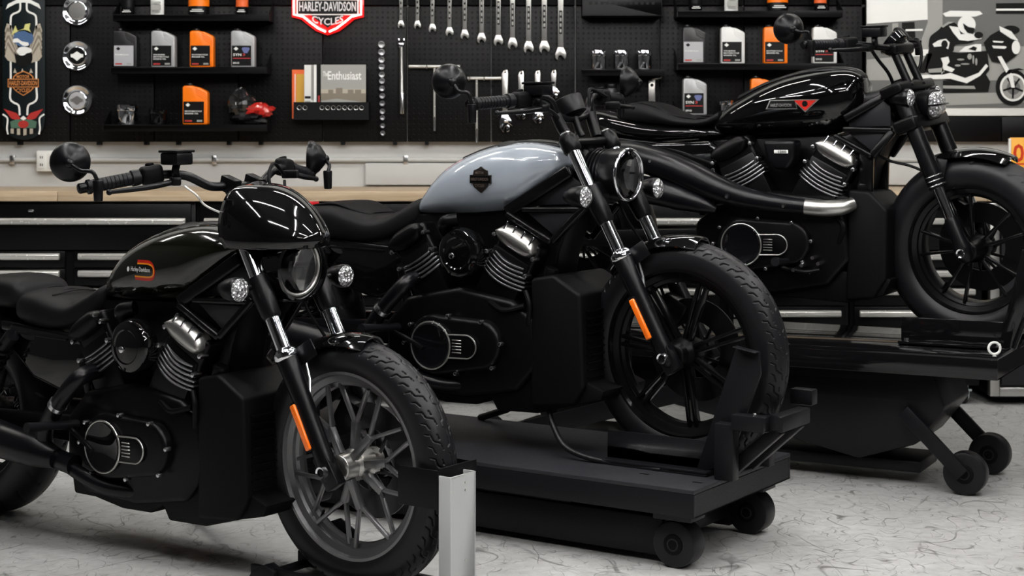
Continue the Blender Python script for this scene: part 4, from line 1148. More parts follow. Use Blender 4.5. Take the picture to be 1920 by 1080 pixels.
    build(body([(-.86, .835, .868, .03), (-.76, .885, .912, .05), (-.62, .925, .954, .06), (-.50, .935, .968, .058), (-.42, .92, .958, .04), (-.385, .90, .935, .02)], 3, n=2.3, m=20), 'tank_console', 'satin_black', tk)
    bv = bvh_of(tk)
    def plate(poly, th, mat, nm, off=0):
        n = len(poly); mb = MB()
        mb.add([(x, -th, z) for x, z in poly]+[(x, 0, z) for x, z in poly], [tuple(range(n))]+[(i, (i+1) % n, (i+1) % n+n, i+n) for i in range(n)])
        o = build(mb, nm, mat, tk, smooth=False); conform(o, bv, off); return o
    plate([(-.708, .812), (-.694, .845), (-.598, .845), (-.590, .812)], .002, 'satin_steel', 'emblem_frame')
    plate([(-.702, .815), (-.690, .842), (-.600, .842), (-.592, .815)], .003, 'label_black', 'emblem_plate')
    plate([(-.610, .846), (-.512, .846), (-.562, .801)], .003, 'satin_steel', 'emblem_frame')
    plate([(-.602, .843), (-.521, .843), (-.562, .806)], .004, 'logo_red', 'emblem_triangle')
    plate([(-.562+.010*math.cos(t), .831+.010*math.sin(t)) for t in [rad(30*k) for k in range(12)]], .005, 'label_black', 'emblem_dot')
    o = build(text(MB(), 'HARLEY-DAVIDSON', -.650, .826, .078, .012, 0, t=.004), 'lettering', 'satin_steel', tk, smooth=False); conform(o, bv, 0)
    # seat and tail
    st = build(body([(-1.33, .775, .82, .07), (-1.30, .765, .838, .10), (-1.22, .757, .843, .125), (-1.15, .752, .826, .132), (-1.08, .748, .793, .132), (-1.0, .748, .779, .125), (-.95, .755, .788, .115), (-.91, .77, .812, .10)], 3, n=3.0, m=32), 'seat', 'vinyl', bk, sharp=70)
    build(body([(-1.28, .825, .8425, .06), (-1.22, .825, .848, .09), (-1.16, .815, .8335, .10), (-1.09, .785, .801, .10), (-1.0, .77, .785, .09)], 3, n=3, m=24), 'seat_insert', 'plastic_black', st, sharp=70)
    tl = build(body([(-1.46, .76, .80, .05), (-1.42, .735, .815, .085), (-1.34, .705, .80, .115), (-1.2, .685, .775, .13), (-1.05, .69, .762, .128), (-.95, .70, .752, .10), (-.90, .71, .74, .07)], 4, n=2.6, m=32), 'tail_cowl', 'gloss_black', bk, sharp=70)
    build(arc_fender(I, (-1.52, .323), .37, 45, 140, .10, .05), 'rear_fender', 'gloss_black', bk, sharp=50)
    for s in (-1, 1):
        build(MB().prism([(-1.20, .69), (-.93, .70), (-.88, .66), (-.93, .56), (-1.05, .52), (-1.18, .58)], s*.10, s*.135), 'side_cover', 'gloss_black', bk, bev=.018, seg=4)
    # trellis frame
    frame_side(bk, [((-.43, .775, .12), (-.285, .862, .085), .030), ((-.435, .740, .125), (-.262, .736, .105), .020), ((-.465, .718, .125), (-.331, .645, .125), .020),
                    ((-.331, .645, .125), (-.262, .735, .105), .028), ((-.93, .60, .12), (-.88, .40, .13), .035), ((-.93, .66, .11), (-1.35, .70, .11), .03)],
               [([(-.425, .733), (-.285, .730), (-.335, .662)], .112), ([(-.42, .765), (-.30, .842), (-.272, .82), (-.270, .75), (-.42, .748)], .10)],
               head=((-.285, 0, .875), (-.235, 0, .745)))
    build(MB().bar((-.95, 0, .70), (-.30, 0, .84), .09, .10), 'frame_spine', 'frame_black', bk, bev=.015)
    build(MB().prism([(-1.0, .70), (-.44, .72), (-.30, .78), (-.285, .72), (-.345, .60), (-.38, .45), (-1.0, .42)], -.07, .07), 'airbox', 'engine_black', bk, bev=.01)
    build(MB().bar((-.355, -.10, .66), (-.36, -.10, .50), .05, .03), 'down_tube', 'frame_black', bk, bev=.008)
    build(MB().bar((-.355, .10, .66), (-.36, .10, .50), .05, .03), 'down_tube', 'frame_black', bk, bev=.008)
    # engine
    case = [(-.98, .24), (-.98, .40), (-.90, .47), (-.70, .52), (-.50, .50), (-.42, .44), (-.40, .28), (-.48, .19), (-.68, .155), (-.90, .165)]
    en = v_engine(bk, ((-.505, .562), -29, .175, 6, 4), ((-.800, .575), 27, .170, 5, 3), (-.787, .327, .075), case, .155, True)
    ab = build(MB().prism([(-.712, .700), (-.590, .702), (-.596, .632), (-.622, .596), (-.672, .598), (-.694, .632)], -.185, -.10), 'airbox_cover', 'satin_black', bk, bev=.014, seg=4)
    build(MB().box((-.640, -.1865, .661), (.052, .003, .012)), 'badge', 'paper_white', ab, bev=.001)
    build(text(MB(), '1250', -.635, .661, .030, .008, -.188), 'lettering', 'print_dark', ab, smooth=False)
    rd = build(MB().prism([(-.41, .53), (-.335, .525), (-.27, .46), (-.275, .22), (-.32, .15), (-.42, .14)], -.145, .145), 'radiator', 'plastic_black', bk, bev=.012, seg=3)
    build(MB().cyl((-.375, -.10, .52), (-.37, -.10, .55), .022, n=16), 'filler_neck', 'engine_black', rd, bev=.004)
    build(MB().prism([(-.98, .20), (-.96, .15), (-.80, .14), (-.60, .14), (-.42, .13), (-.29, .16), (-.26, .22), (-.55, .26)], -.13, .13), 'belly_pan', 'plastic_black', bk, bev=.008)
    # high exhaust: long shielded upper silencer with bright mouth piece, shorter lower one
    up = [(-1.36, -.205, .655), (-1.22, -.22, .648), (-1.13, -.225, .628), (-1.05, -.225, .604), (-.955, -.225, .566), (-.86, -.222, .526), (-.77, -.218, .498), (-.68, -.212, .482), (-.60, -.205, .473), (-.545, -.20, .468)]
    ex = build(MB().tube(spl(up, 4), [.045, .052, .054, .055, .054, .047, .038, .032, .028, .027], 26), 'exhaust', 'exhaust_black', bk, sharp=50)
    build(MB().tube(spl([(-.548, -.20, .468), (-.48, -.19, .464), (-.425, -.17, .468), (-.395, -.14, .48)], 5), [.0275, .0285, .028, .024], 24), 'heat_shield', 'satin_steel', ex)
    build(MB().tube(spl([(-1.38, -.22, .515), (-1.20, -.245, .525), (-1.10, -.247, .515), (-1.0, -.243, .492), (-.92, -.238, .470), (-.868, -.23, .452)], 4), [.045, .050, .050, .046, .032, .012], 24), 'lower_silencer', 'exhaust_black', ex, sharp=50)
    for x, z in ((-1.105, .625), (-.815, .500), (-.615, .470)):
        build(MB().cyl((x, -.22, z), (x, -.278 if x < -1 else (-.266 if x < -.7 else -.236), z), .011, n=14), 'shield_screw', 'engine_black', ex, bev=.002)
        build(MB().cyl((x, -.24, z), (x, -.280 if x < -1 else (-.268 if x < -.7 else -.238), z), .006, n=6), 'screw_head', 'steel', ex)
    # peg, pedal, stand, hoses
    fpg = build(MB().tube([(-.62, -.15, .27), (-.62, -.24, .275), (-.62, -.31, .28)], [.014, .012, .016], 12), 'footpeg', 'grip_rubber', bk)
    build(MB().tube(spl([(-.64, -.17, .25), (-.55, -.2, .24), (-.49, -.21, .25)], 4), .007, 8), 'brake_pedal', 'engine_black', fpg)
    for x, z in ((-.59, .245), (-.56, .262), (-.53, .24), (-.50, .27), (-.52, .29)):
        build(MB().cyl((x, -.15, z), (x, -.205, z), .007, n=8), 'bolt', 'steel', fpg)
    for p in ([(-.46, -.15, .48), (-.42, -.16, .50), (-.38, -.14, .47)], [(-.45, -.15, .43), (-.42, -.165, .40), (-.44, -.15, .34)]):
        cable(bk, I, p, .009, name='coolant_hose')
    return bk
BIKE_R = sport_bike((1.606, 5.722), 28, .484, 'all-black sport cruiser motorcycle with a high exhaust on the raised lift')

# ------------------------------------------------------------ lifts and wheel stand
def lift(name, loc, theta, deck_z, label, low):
    L = empty(name, (loc[0], loc[1], 0), -rad(theta), label, 'motorcycle lift')
    w = .32; t = .078
    top = 'lift_black' if low else 'lift_gloss'
    dk = build(MB().bx(-2.1, 0, -w, w, deck_z-.012, deck_z), 'deck', 'deck_grey' if low else top, L, bev=.002)
    build(MB().bx(-2.1, 0, -w, -w+.012, deck_z-t, deck_z-.012).bx(-2.1, 0, w-.012, w, deck_z-t, deck_z-.012).bx(-.012, 0, -w+.012, w-.012, deck_z-t, deck_z-.012)
          .bx(-2.1, -2.088, -w+.012, w-.012, deck_z-t, deck_z-.012), 'deck_apron', top, L, bev=.002)
    return L, dk, w, t
def caster_wheel(L, x, y, r, w, name='caster'):
    c = build(MB().cyl((x, y-w/2, r), (x, y+w/2, r), r, n=32), name, 'rubber', L, bev=.008)
    build(MB().cyl((x, y-w/2-.004, r), (x, y+w/2+.004, r), r*.45, n=20), 'caster_hub', 'plastic_black', c, bev=.002)
    build(MB().torus((x, y-w/2-.004, r), (0, 1, 0), r*.24, .0022, 20, 6), 'hub_ring', 'grey_panel', c)
    return c

# low lift under the grey bike: wheel chock with slanted clamp plates
th = 33.5
L2, dk, w, t = lift('motorcycle_lift', (.672, 4.772), th, .236, 'low matte black lift table on rollers under the grey bike', True)
fx, fy = -.206+.006, -.02     # front axle position on this deck
dz = .236
base = build(MB().bx(-1.95, -.14, -.20, .20, .05, .10).bx(-1.95, -.14, -.24, -.19, .02, .13).bx(-1.95, -.14, .19, .24, .02, .13), 'base_frame', 'lift_black', L2, bev=.006)
for s in (-1, 1):
    build(MB().bar((-1.75, s*.215, .055), (-.45, s*.215, .145), .05, .03), 'scissor_arm', 'lift_black', L2, bev=.004)
    build(MB().bar((-1.75, s*.17, .145), (-.45, s*.17, .055), .05, .03), 'scissor_arm', 'lift_black', L2, bev=.004)
    caster_wheel(L2, -.09, s*.235, .066, .07)
    caster_wheel(L2, -1.9, s*.235, .066, .07)
    build(MB().bx(-.15, -.03, s*.235-.045, s*.235+.045, .134, dz-.012), 'caster_mount', 'lift_black', L2, bev=.004)
# chock rails either side of the tyre
ck = build(MB().bx(fx-.21, fx+.15, fy-.125, fy+.125, dz, dz+.006), 'chock_base', 'lift_black', L2, bev=.001)
for s in (-1, 1):
    build(MB().bx(fx-.20, fx+.15, fy+s*.075-.004, fy+s*.075+.004, dz+.006, dz+.094).bx(fx-.20, fx+.15, fy+s*.079, fy+s*.125, dz+.006, dz+.014), 'chock_rail', 'lift_black', ck, bev=.0015)
    build(MB().prism([(fx+.10, dz+.006), (fx+.20, dz+.03), (fx+.302, dz+.30), (fx+.297, dz+.362), (fx+.228, dz+.374)], fy+s*.088-.006, fy+s*.088+.006)
          .bar((fx+.228, fy+s*.105, dz+.374), (fx+.298, fy+s*.105, dz+.362), .004, .03), 'clamp_plate', 'lift_black', ck, bev=.002)
    build(MB().bx(fx+.18, fx+.24, fy+s*.10, fy+s*.14, dz, dz+.16), 'clamp_foot', 'lift_black', ck, bev=.004)
blk = build(MB().bx(fx+.335, fx+.375, fy-.105, fy+.085, dz+.145, dz+.19).bx(fx+.235, fx+.335, fy-.145, fy-.105, dz+.145, dz+.19), 'front_stop', 'lift_black', ck, bev=.004)
build(MB().bx(fx+.30, fx+.37, fy+.11, fy+.15, dz+.19, dz+.235), 'front_stop', 'lift_black', ck, bev=.004)
build(MB().bar((fx+.20, fy-.075, dz+.012), (fx+.352, fy-.075, dz+.15), .035, .03).bar((fx+.20, fy+.06, dz+.012), (fx+.352, fy+.06, dz+.15), .035, .03), 'stop_brace', 'lift_black', ck, bev=.004)
build(MB().cyl((fx+.300, fy-.125, dz+.19), (fx+.300, fy-.125, dz+.197), .006, n=6), 'bolt', 'chrome', blk)
for x, y in ((fx+.16, fy-.20), (fx-.02, fy-.18), (fx+.15, fy+.2)):
    build(MB().box((x, y, dz+.0006), (.028, .010, .001)), 'deck_slot', 'print_dark', dk)
tag(build(MB(Matrix.Translation((.517, 4.90, .23)) @ Matrix.Rotation(-rad(33), 4, 'Z')).tube(spl([(-.43, -.1, .20), (-.412, -.11, .143), (-.385, -.13, .10), (-.33, -.155, .045), (-.25, -.16, .02), (-.13, -.155, .0095), (.0, -.16, .0095)], 6), .009, 10), 'drain_hose', 'rubber'),
    'thin black hose hanging from the grey bike to its lift deck', 'hose')

# raised lift under the black sport bike
th = 28
cx, cy = 1.594, 5.722
c_, s_ = math.cos(rad(th)), math.sin(rad(th))
L3, dk, w, t = lift('motorcycle_lift', (cx+.15*c_, cy-.15*s_), th, .484, 'raised glossy black scissor lift table under the all-black bike', False)
fx, fy, dz = -.15, 0, .484
for s in (-1, 1):
    build(MB().bar((-1.85, s*.215, .06), (-.95, s*.215, .33), .07, .03), 'scissor_arm', 'lift_black', L3, bev=.004)
    caster_wheel(L3, -.13, s*.19, .072, .06)
    caster_wheel(L3, -1.9, s*.30, .072, .06)
    build(MB().bar((-.13, s*.235, .072), (-.33, s*.235, .27), .05, .02), 'caster_arm', 'lift_black', L3, bev=.004)
build(MB().bx(-1.7, -.24, -.19, .19, .27, .39), 'lift_body', 'lift_black', L3, bev=.03, seg=4)
build(MB().prism([(-1.9, .40), (-.24, .40), (-.20, .28), (-.30, .15), (-.50, .085), (-.76, .141), (-1.3, .24), (-1.9, .28)], -.19, .19), 'jack_housing', 'lift_black', L3, bev=.01)
build(MB().bx(-1.9, -.3, -.12, .12, .04, .08), 'base_plate', 'lift_black', L3, bev=.006)
ck = build(MB().bx(fx-.22, fx+.14, -.15, .15, dz, dz+.006), 'chock_base', 'lift_gloss', L3, bev=.001)
for s in (-1, 1):
    build(MB().bx(fx-.215, fx+.13, s*.125-.004, s*.125+.004, dz+.006, dz+.092).bx(fx-.215, fx+.13, s*.13, s*.175, dz+.006, dz+.014), 'chock_rail', 'lift_gloss', ck, bev=.0015)
    build(MB().prism([(fx+.115, dz+.006), (fx+.165, dz+.006), (fx+.26, dz+.33), (fx+.195, dz+.34)], s*.135-.006, s*.135+.006), 'clamp_plate', 'lift_gloss', ck, bev=.002)
    build(MB().bar((fx+.17, s*.16, dz+.01), (fx+.28, s*.16, dz+.30), .016, .016), 'clamp_rod', 'satin_black', ck, bev=.003)
    for x in (fx-.19, fx+.12):
        build(MB().cyl((x, s*.152, dz+.014), (x, s*.152, dz+.024), .009, n=6), 'bolt', 'steel', ck)
eb = build(MB().torus((-.012, -.308, dz+.026), (.47, -.88, 0), .019, .0042, 28, 8), 'eye_bolt', 'white_plastic', L3)
build(MB().cyl((-.012, -.308, dz), (-.012, -.308, dz+.008), .006, n=10), 'eye_shank', 'white_plastic', eb)

# floor stand holding the front wheel of the nearest bike: pale post, dark strap, cradle
M1 = Matrix.Translation((-.41, 4.398, 0)) @ Matrix.Rotation(-rad(36), 4, 'Z')
ws = empty('wheel_stand', (-.41, 4.398, 0), -rad(36), 'floor wheel stand with a light grey square post and black tire bracket', 'wheel stand')
x0, x1, y0, y1, zt, th_ = .346, .384, -.090, .013, .356, .004
post = MB().bx(x0, x1, y0, y0+th_, 0, zt).bx(x1-th_, x1, y0+th_, y1-th_, 0, zt).bx(x0, x1, y1-th_, y1, 0, zt)
po = build(post, 'post', 'post_grey', ws, bev=.0012)
for z in (.335, .315, .14, .06):
    build(MB().cyl((x1-.001, -.03, z), (x1+.0012, -.03, z), .003, n=10), 'rivet', 'satin_steel', po)
build(MB().bx(.215, .344, -.092, -.086, .27, .368).bx(.20, .340, .064, .070, .30, .368).bx(.338, .344, -.086, .070, .340, .372), 'tire_bracket', 'shelf_black', ws, bev=.0015)
build(MB().bx(-.30, .35, -.10, -.085, .0, .04).bx(-.30, .35, .085, .10, .0, .04).bx(.30, .38, -.10, .10, 0, .012), 'floor_frame', 'lift_black', ws, bev=.003)
for s in (-1, 1):
    build(MB().prism([(-.215, .03), (-.21, .125), (-.13, .155), (-.07, .125), (-.10, .03)], s*.078-.003, s*.078+.003) if s > 0 else MB().prism([(-.30, .0), (-.28, .03), (-.235, .05), (-.20, .035), (-.20, .0)], -.112, -.075), 'cradle_plate', 'lift_black', ws, bev=.002)
build(MB().cyl((-.21, -.1, .03), (-.21, .1, .03), .012, n=12), 'cradle_rod', 'lift_black', ws)

# ------------------------------------------------------------ shelves and goods on the pegboard
def shelf(x0, x1, z, label, depth=.145, lip=.012, brackets=True):
    s = empty('wall_shelf', ((x0+x1)/2, YP, z), 0, label, 'shelf', 'black steel shelves on the pegboard')
    w = (x1-x0)/2
    b = MB().bx(-w, w, -depth, -.002, -.005, 0).bx(-w, w, -depth, -depth+.003, -.030, .0)
    build(b, 'board', 'shelf_black', s, bev=.001)
    if brackets:
        for e in (-1, 1):
            build(MB().add([(e*w, -.002, .07), (e*w, -.002, -.03), (e*w, -depth, -.03), (e*w, -depth, .0), (e*(w+.004), -.002, .07), (e*(w+.004), -.002, -.03), (e*(w+.004), -depth, -.03), (e*(w+.004), -depth, .0)],
                           [(0, 1, 2, 3), (7, 6, 5, 4), (0, 4, 5, 1), (1, 5, 6, 2), (2, 6, 7, 3), (3, 7, 4, 0)]), 'bracket', 'shelf_black', s)
    return s
YS = 7.875                       # depth at which bottles stand
def sx(px): return wx(px, YS)
SH = {}
for key, a, b, py, lab in (('L1', 214, 505, 29, 'black wall shelf at top left, cut by the frame top, with four care products'), ('L2', 210, 500, 127, 'black wall shelf at left carrying a row of four oil bottles'), ('L3', 196, 500, 234, 'lowest black wall shelf at left with chrome filters and one orange bottle'),
                           ('R1', 1270, 1578, 22, 'black wall shelf at upper right, cut by the frame top, with four care products'), ('R2', 1270, 1580, 120, 'black wall shelf at right with four oil bottles behind the bike mirror'), ('R3', 1268, 1560, 216, 'lower black wall shelf at right, mostly hidden by the black tank')):
    z = wz(py, YS)
    SH[key] = z
    shelf(wx(a, 7.83), wx(b, 7.83), z, lab)

def oil_bottle(px, zs, col, lab_mat, lines, label, grp, pic=False, s=1.0, text_mat='print_white'):
    x = sx(px)
    W, Hh, D = .112*s, .178*s, .062*s
    b = empty('oil_bottle', (x, YS, zs), 0, label, 'bottle', grp)
    def q(u, v): return ((u-.5)*W, v*Hh)
    outline = [q(*p) for p in ((.03, 0), (.97, 0), (1, .03), (1, .80), (.97, .845), (.86, .88), (.72, .925), (.60, .955), (.45, .965), (.40, .985), (.06, .985), (.0, .94), (0, .03))]
    bo = build(MB().prism(outline, -D/2, D/2), 'body', col, b, bev=.009*s, seg=3, bang=40)
    build(MB().cyl((-.27*W, 0, .98*Hh), (-.27*W, 0, 1.045*Hh), .015*s, n=18), 'cap', 'bottle_dark' if col != 'bottle_orange' else 'bottle_dark', b, bev=.002)
    for i in range(4):
        u0, v0 = .50, .93-.05*i
        a = q(u0+.02*i, v0); c = q(.96, v0-.16)
        build(MB().bar((a[0], -D/2, a[1]), (c[0], -D/2, c[1]), .0035*s, .003), 'grip_rib', col, bo, bev=.001, seg=1)
    lw = (-.46*W, .36*W)
    yl = -D/2-.0006
    la = build(MB().bx(lw[0], lw[1], yl, -D/2+.002, .008, .585*Hh), 'label', lab_mat, b)
    lx = (lw[0]+lw[1])/2; ww = lw[1]-lw[0]
    # diamond mark, lines of lettering, coloured grade line
    mk = 'print_dark' if lab_mat == 'label_grey' else 'print_white'
    cxm, czm = lw[0]+.22*ww, .50*Hh
    build(MB().add([(cxm+a*.011, yl-.0006, czm+c*.009) for a, c in ((-1, 0), (0, -1), (1, 0), (0, 1))], [(0, 1, 2, 3)]), 'brand_mark', 'label_black' if lab_mat == 'label_grey' else 'print_white', la, smooth=False)
    z = .34*Hh
    for i, (t_, w_) in enumerate(lines):
        build(text(MB(), t_, lw[0]+.07*ww+w_*ww/2, z-i*.058*Hh, w_*ww, .034*Hh if not pic else .07*Hh, yl), 'lettering', text_mat, la, smooth=False)
    if pic:
        pts = [(lx+.02+.016*math.cos(t)*(1+.3*math.sin(3*t)), yl-.0004, .46*Hh+.018*math.sin(t)*(1+.25*math.cos(2*t))) for t in [2*math.pi*k/16 for k in range(16)]]
        build(MB().add(pts, [tuple(range(16))]), 'picture', 'label_blue', la, smooth=False)
        build(text(MB(), '3', lw[0]+.62*ww, z, .14*ww, .07*Hh, yl), 'lettering', 'print_red', la, smooth=False)
        build(MB().bx(lw[0]+.06*ww, lw[1]-.05*ww, yl-.0006, yl, .235*Hh, .255*Hh), 'grade_line', 'print_red', la)
        build(text(MB(), '20W-50', lw[0]+.22*ww, .12*Hh, .32*ww, .05*Hh, yl), 'lettering', 'print_white', la, smooth=False)
    else:
        build(MB().bx(lw[0]+.07*ww, lw[0]+.42*ww, yl-.0006, yl, .075*Hh, .115*Hh), 'grade_line', 'print_red', la)
        build(MB().bx(lw[0]+.66*ww, lw[1]-.08*ww, yl-.0006, yl, .075*Hh, .12*Hh), 'grade_mark', 'print_mid', la)
    return b
ENG = [('MOTORCYCLE', .82), ('ENGINE OIL', .66)]
BL = [('SYN BLEND', .60), ('MOTORCYCLE', .80), ('ENGINE OIL', .66)]
GL, GR = 'oil bottles on the left shelves', 'oil bottles on the right shelves'
oil_bottle(237, SH['L2'], 'bottle_dark', 'label_grey', [('FORMULA+', .7)], 'dark oil bottle with a grey label, first on the left middle shelf', GL)
oil_bottle(308, SH['L2'], 'bottle_silver', 'label_black', BL, 'silver oil bottle with a plain black label on the left middle shelf', GL)
oil_bottle(380, SH['L2'], 'bottle_orange', 'label_black', ENG, 'orange oil bottle on the left middle shelf between two silver ones', GL)
oil_bottle(457, SH['L2'], 'bottle_silver', 'label_black', [('SYN', .42)], 'silver oil bottle with a blue picture label, last on the left middle shelf', GL, True)
oil_bottle(368, SH['L3'], 'bottle_orange', 'label_black', ENG, 'orange oil bottle alone on the lowest left shelf', GL, s=1.06)
oil_bottle(1301, SH['R2'], 'bottle_dark', 'label_grey', [('FORMULA+', .7)], 'dark oil bottle with a grey label, first on the right middle shelf', GR)
oil_bottle(1373, SH['R2'], 'bottle_white', 'label_black', BL, 'pale silver oil bottle with a black label on the right middle shelf', GR)
oil_bottle(1453, SH['R2'], 'bottle_orange', 'label_black', ENG, 'orange oil bottle partly behind the round mirror on the right middle shelf', GR)
oil_bottle(1545, SH['R2'], 'bottle_white', 'label_black', [('SYN', .42)], 'pale oil bottle behind the handlebar grip on the right middle shelf', GR, True)
oil_bottle(1302, SH['R3'], 'bottle_silver', 'label_black', [('SYN', .42)], 'silver oil bottle with a picture label on the lowest right shelf', GR, True)
oil_bottle(1429, SH['R3'], 'bottle_orange', 'label_black', ENG, 'orange oil bottle on the lowest right shelf behind the black tank', GR)

def care_bottle(px, zs, w, h, body_mat, band_mat, label, grp, round_=True):
    b = empty('care_bottle', (sx(px), YS, zs), 0, label, 'bottle', grp)
    if round_:
        build(MB().lathe([(0, w*.46), (.004, w*.5), (h*.75, w*.5), (h*.85, w*.36), (h*.88, w*.22)], (0, 0, 0), (0, 0, 1), 24), 'body', body_mat, b)
        build(MB().lathe([(h*.22, w*.505), (h*.7, w*.505)], (0, 0, 0), (0, 0, 1), 24), 'label', band_mat, b)
        build(MB().cyl((0, 0, h*.87), (0, 0, h), w*.2, n=14), 'cap', 'bottle_dark', b, bev=.002)
    else:                                  # flat tube standing on its cap
        secs = [[(w/2*math.cos(t), max(.004, w*.42*(1-z/h))*math.sin(t), z) for t in [2*math.pi*k/16 for k in range(16)]] for z in (0, .02, h*.5, h)]
        build(MB().loft(secs), 'body', body_mat, b)
        build(MB().bx(-w*.36, w*.36, -w*.5, -w*.42, h*.15, h*.30).bx(-w*.36, w*.36, -w*.5, -w*.44, h*.34, h*.40), 'label', band_mat, b)
    build(MB().bx(-w*.33, w*.33, -w*.52, -w*.48, h*.08, h*.10).bx(-w*.25, w*.25, -w*.52, -w*.48, h*.125, h*.14), 'lettering', 'print_white' if body_mat != 'bottle_white' else 'print_mid', b)
    return b
for key, xs, g, side in (('L1', (240, 295, 373, 454), 'care products on the top left shelf', 'left'), ('R1', (1304, 1371, 1458, 1538), 'care products on the top right shelf', 'right')):
    z = SH[key]
    care_bottle(xs[0], z, .062, .17, 'label_black', 'label_black', 'small black bottle with white print on the top %s shelf' % side, g)
    care_bottle(xs[1], z, .064, .16, 'bottle_white', 'print_mid', 'white squeeze tube on the top %s shelf' % side, g, False)
    care_bottle(xs[2], z, .098, .19, 'label_black', 'bottle_orange', 'wide black bottle with an orange band on the top %s shelf' % side, g)
    care_bottle(xs[3], z, .058, .18, 'label_black', 'paper_orange', 'slim black bottle with a red-orange band, last on the top %s shelf' % side, g)

def filter_can(px, zs, r, h, mat, label, grp, Y=YS):
    c = empty('oil_filter', (wx(px, Y), Y, zs), 0, label, 'oil filter', grp)
    build(MB().lathe([(0, r*.93), (.004, r*.97), (h*.72, r*.97)], (0, 0, 0), (0, 0, 1), 32), 'can', mat, c)
    n = 14
    cap = [[(r*(1.05 if k % 2 else .99)*s_*math.cos(2*math.pi*k/(2*n)), r*(1.05 if k % 2 else .99)*s_*math.sin(2*math.pi*k/(2*n)), z) for k in range(2*n)] for z, s_ in ((h*.70, .98), (h*.73, 1), (h*.93, 1), (h, .9))]
    build(MB().loft(cap), 'cap', mat, c, sharp=30)
    return c
filter_can(239, SH['L3'], .050, .095, 'chrome', 'chrome oil filter standing on the lowest left shelf', 'chrome and black oil filters')
filter_can(297, SH['L3'], .042, .076, 'gloss_black', 'black oil filter beside the chrome one on the lowest left shelf', 'chrome and black oil filters')
filter_can(1363, SH['R3'], .034, .07, 'chrome', 'small chrome oil filter on the lowest right shelf behind the tank', 'chrome and black oil filters')
# crumpled parts bag
pb = empty('parts_bag', (sx(466), YS, SH['L3']), 0, 'crumpled glossy parts bag, black and red, on the lowest left shelf', 'bag')
def crumple(c, r, seed, n=18, m=12):
    rnd = random.Random(seed); ph = [(rnd.uniform(2, 5), rnd.uniform(0, 6), rnd.uniform(2, 5), rnd.uniform(0, 6)) for _ in range(4)]
    vs = []; fs = []
    for i in range(m+1):
        t = math.pi*i/m
        for j in range(n):
            q = 2*math.pi*j/n
            k = 1+sum(.10*math.sin(a*t*1.6+b+c_*q) for a, b, c_, d_ in ((x[0], x[1], round(x[2]), x[3]) for x in ph))+rnd.uniform(-.05, .05)
            vs.append((c[0]+r[0]*k*math.sin(t)*math.cos(q), c[1]+r[1]*k*math.sin(t)*math.sin(q), c[2]+r[2]*k*math.cos(t)))
    for i in range(m):
        for j in range(n):
            fs.append((i*n+j, (i+1)*n+j, (i+1)*n+(j+1) % n, i*n+(j+1) % n))
    return MB().add(vs, fs)
build(crumple((-.035, 0, .095), (.062, .032, .070), 3), 'bag_top', 'bag_black', pb, sharp=20)
build(crumple((.045, -.004, .068), (.070, .03, .034), 5), 'bag_front', 'bag_red', pb, sharp=20)
build(crumple((.0, 0, .032), (.085, .04, .034), 9), 'bag_bottom', 'label_black', pb, sharp=20)

# middle bay: bin, small shelf with three filters, hanging bits
bn = empty('steel_bin', (wx(1164), YP, wz(33)), 0, 'shallow black steel bin on the pegboard between wrenches and bottles', 'bin')
wb = .19
build(MB().bx(-wb, wb, -.10, -.002, 0, .004).bx(-wb, wb, -.10, -.097, 0, .09).bx(-wb, -wb+.003, -.10, -.002, 0, .12).bx(wb-.003, wb, -.10, -.002, 0, .12), 'tray', 'shelf_black', bn, bev=.001)
for i in range(12):
    build(MB().bx(-.15+i*.027-.007, -.15+i*.027+.007, -.1015, -.10, .055, .069), 'slot', 'print_dark', bn)
fs_ = shelf(wx(1090), wx(1242), wz(131, 7.9), 'thin black shelf holding three chrome filters in the middle bay', .11, brackets=False)
for px in (1122, 1165, 1208):
    filter_can(px, wz(131, 7.9), .037, .094, 'chrome', {1122: 'chrome filter can, leftmost of three in the middle bay', 1165: 'chrome filter can, central one of three in the middle bay', 1208: 'chrome filter can, rightmost of three in the middle bay'}[px], 'three chrome filters in the middle bay', 7.9)
fs2 = shelf(wx(1092), wx(1240), wz(197, 7.9), 'low black shelf in the middle bay behind the bar controls', .11, brackets=False)
for px, r, h, lab in ((1118, .035, .07, 'black jar, the left one on the low middle bay shelf'), (1146, .030, .10, 'black round tin behind the middle bike handlebar')):
    j = empty('black_jar', (wx(px, 7.9), 7.9, wz(197, 7.9)), 0, lab, 'jar', 'black jars on the low middle shelf')
    build(MB().cyl((0, 0, 0), (0, 0, h*.8), r, n=24), 'jar_body', 'bottle_dark', j, bev=.003)
    build(MB().cyl((0, 0, h*.8), (0, 0, h), r*.9, n=24), 'jar_lid', 'satin_black', j, bev=.003)
    build(MB().bx(-r*.5, r*.5, -r-.001, -r*.85, h*.2, h*.28), 'jar_print', 'print_mid', j)
hb_ = empty('flat_spanner', (wx(1222), YP, wz(150)), 0, 'flat grey steel spanner bar hanging above the black bike seat', 'spanner')
build(MB().bx(-.016, .016, -.014, -.006, -.115, .0).cyl((0, -.014, -.115), (0, -.006, -.115), .018, n=20), 'bar', 'satin_steel', hb_, bev=.002)
build(MB().cyl((0, -.0145, -.025), (0, -.0138, -.025), .008, n=16), 'hole', 'print_dark', hb_)
build(MB().tube([(0, .0, .0), (0, -.02, .002), (.03, -.05, .006), (.045, -.052, .012)], .003, 8), 'peg_hook', 'steel', hb_)

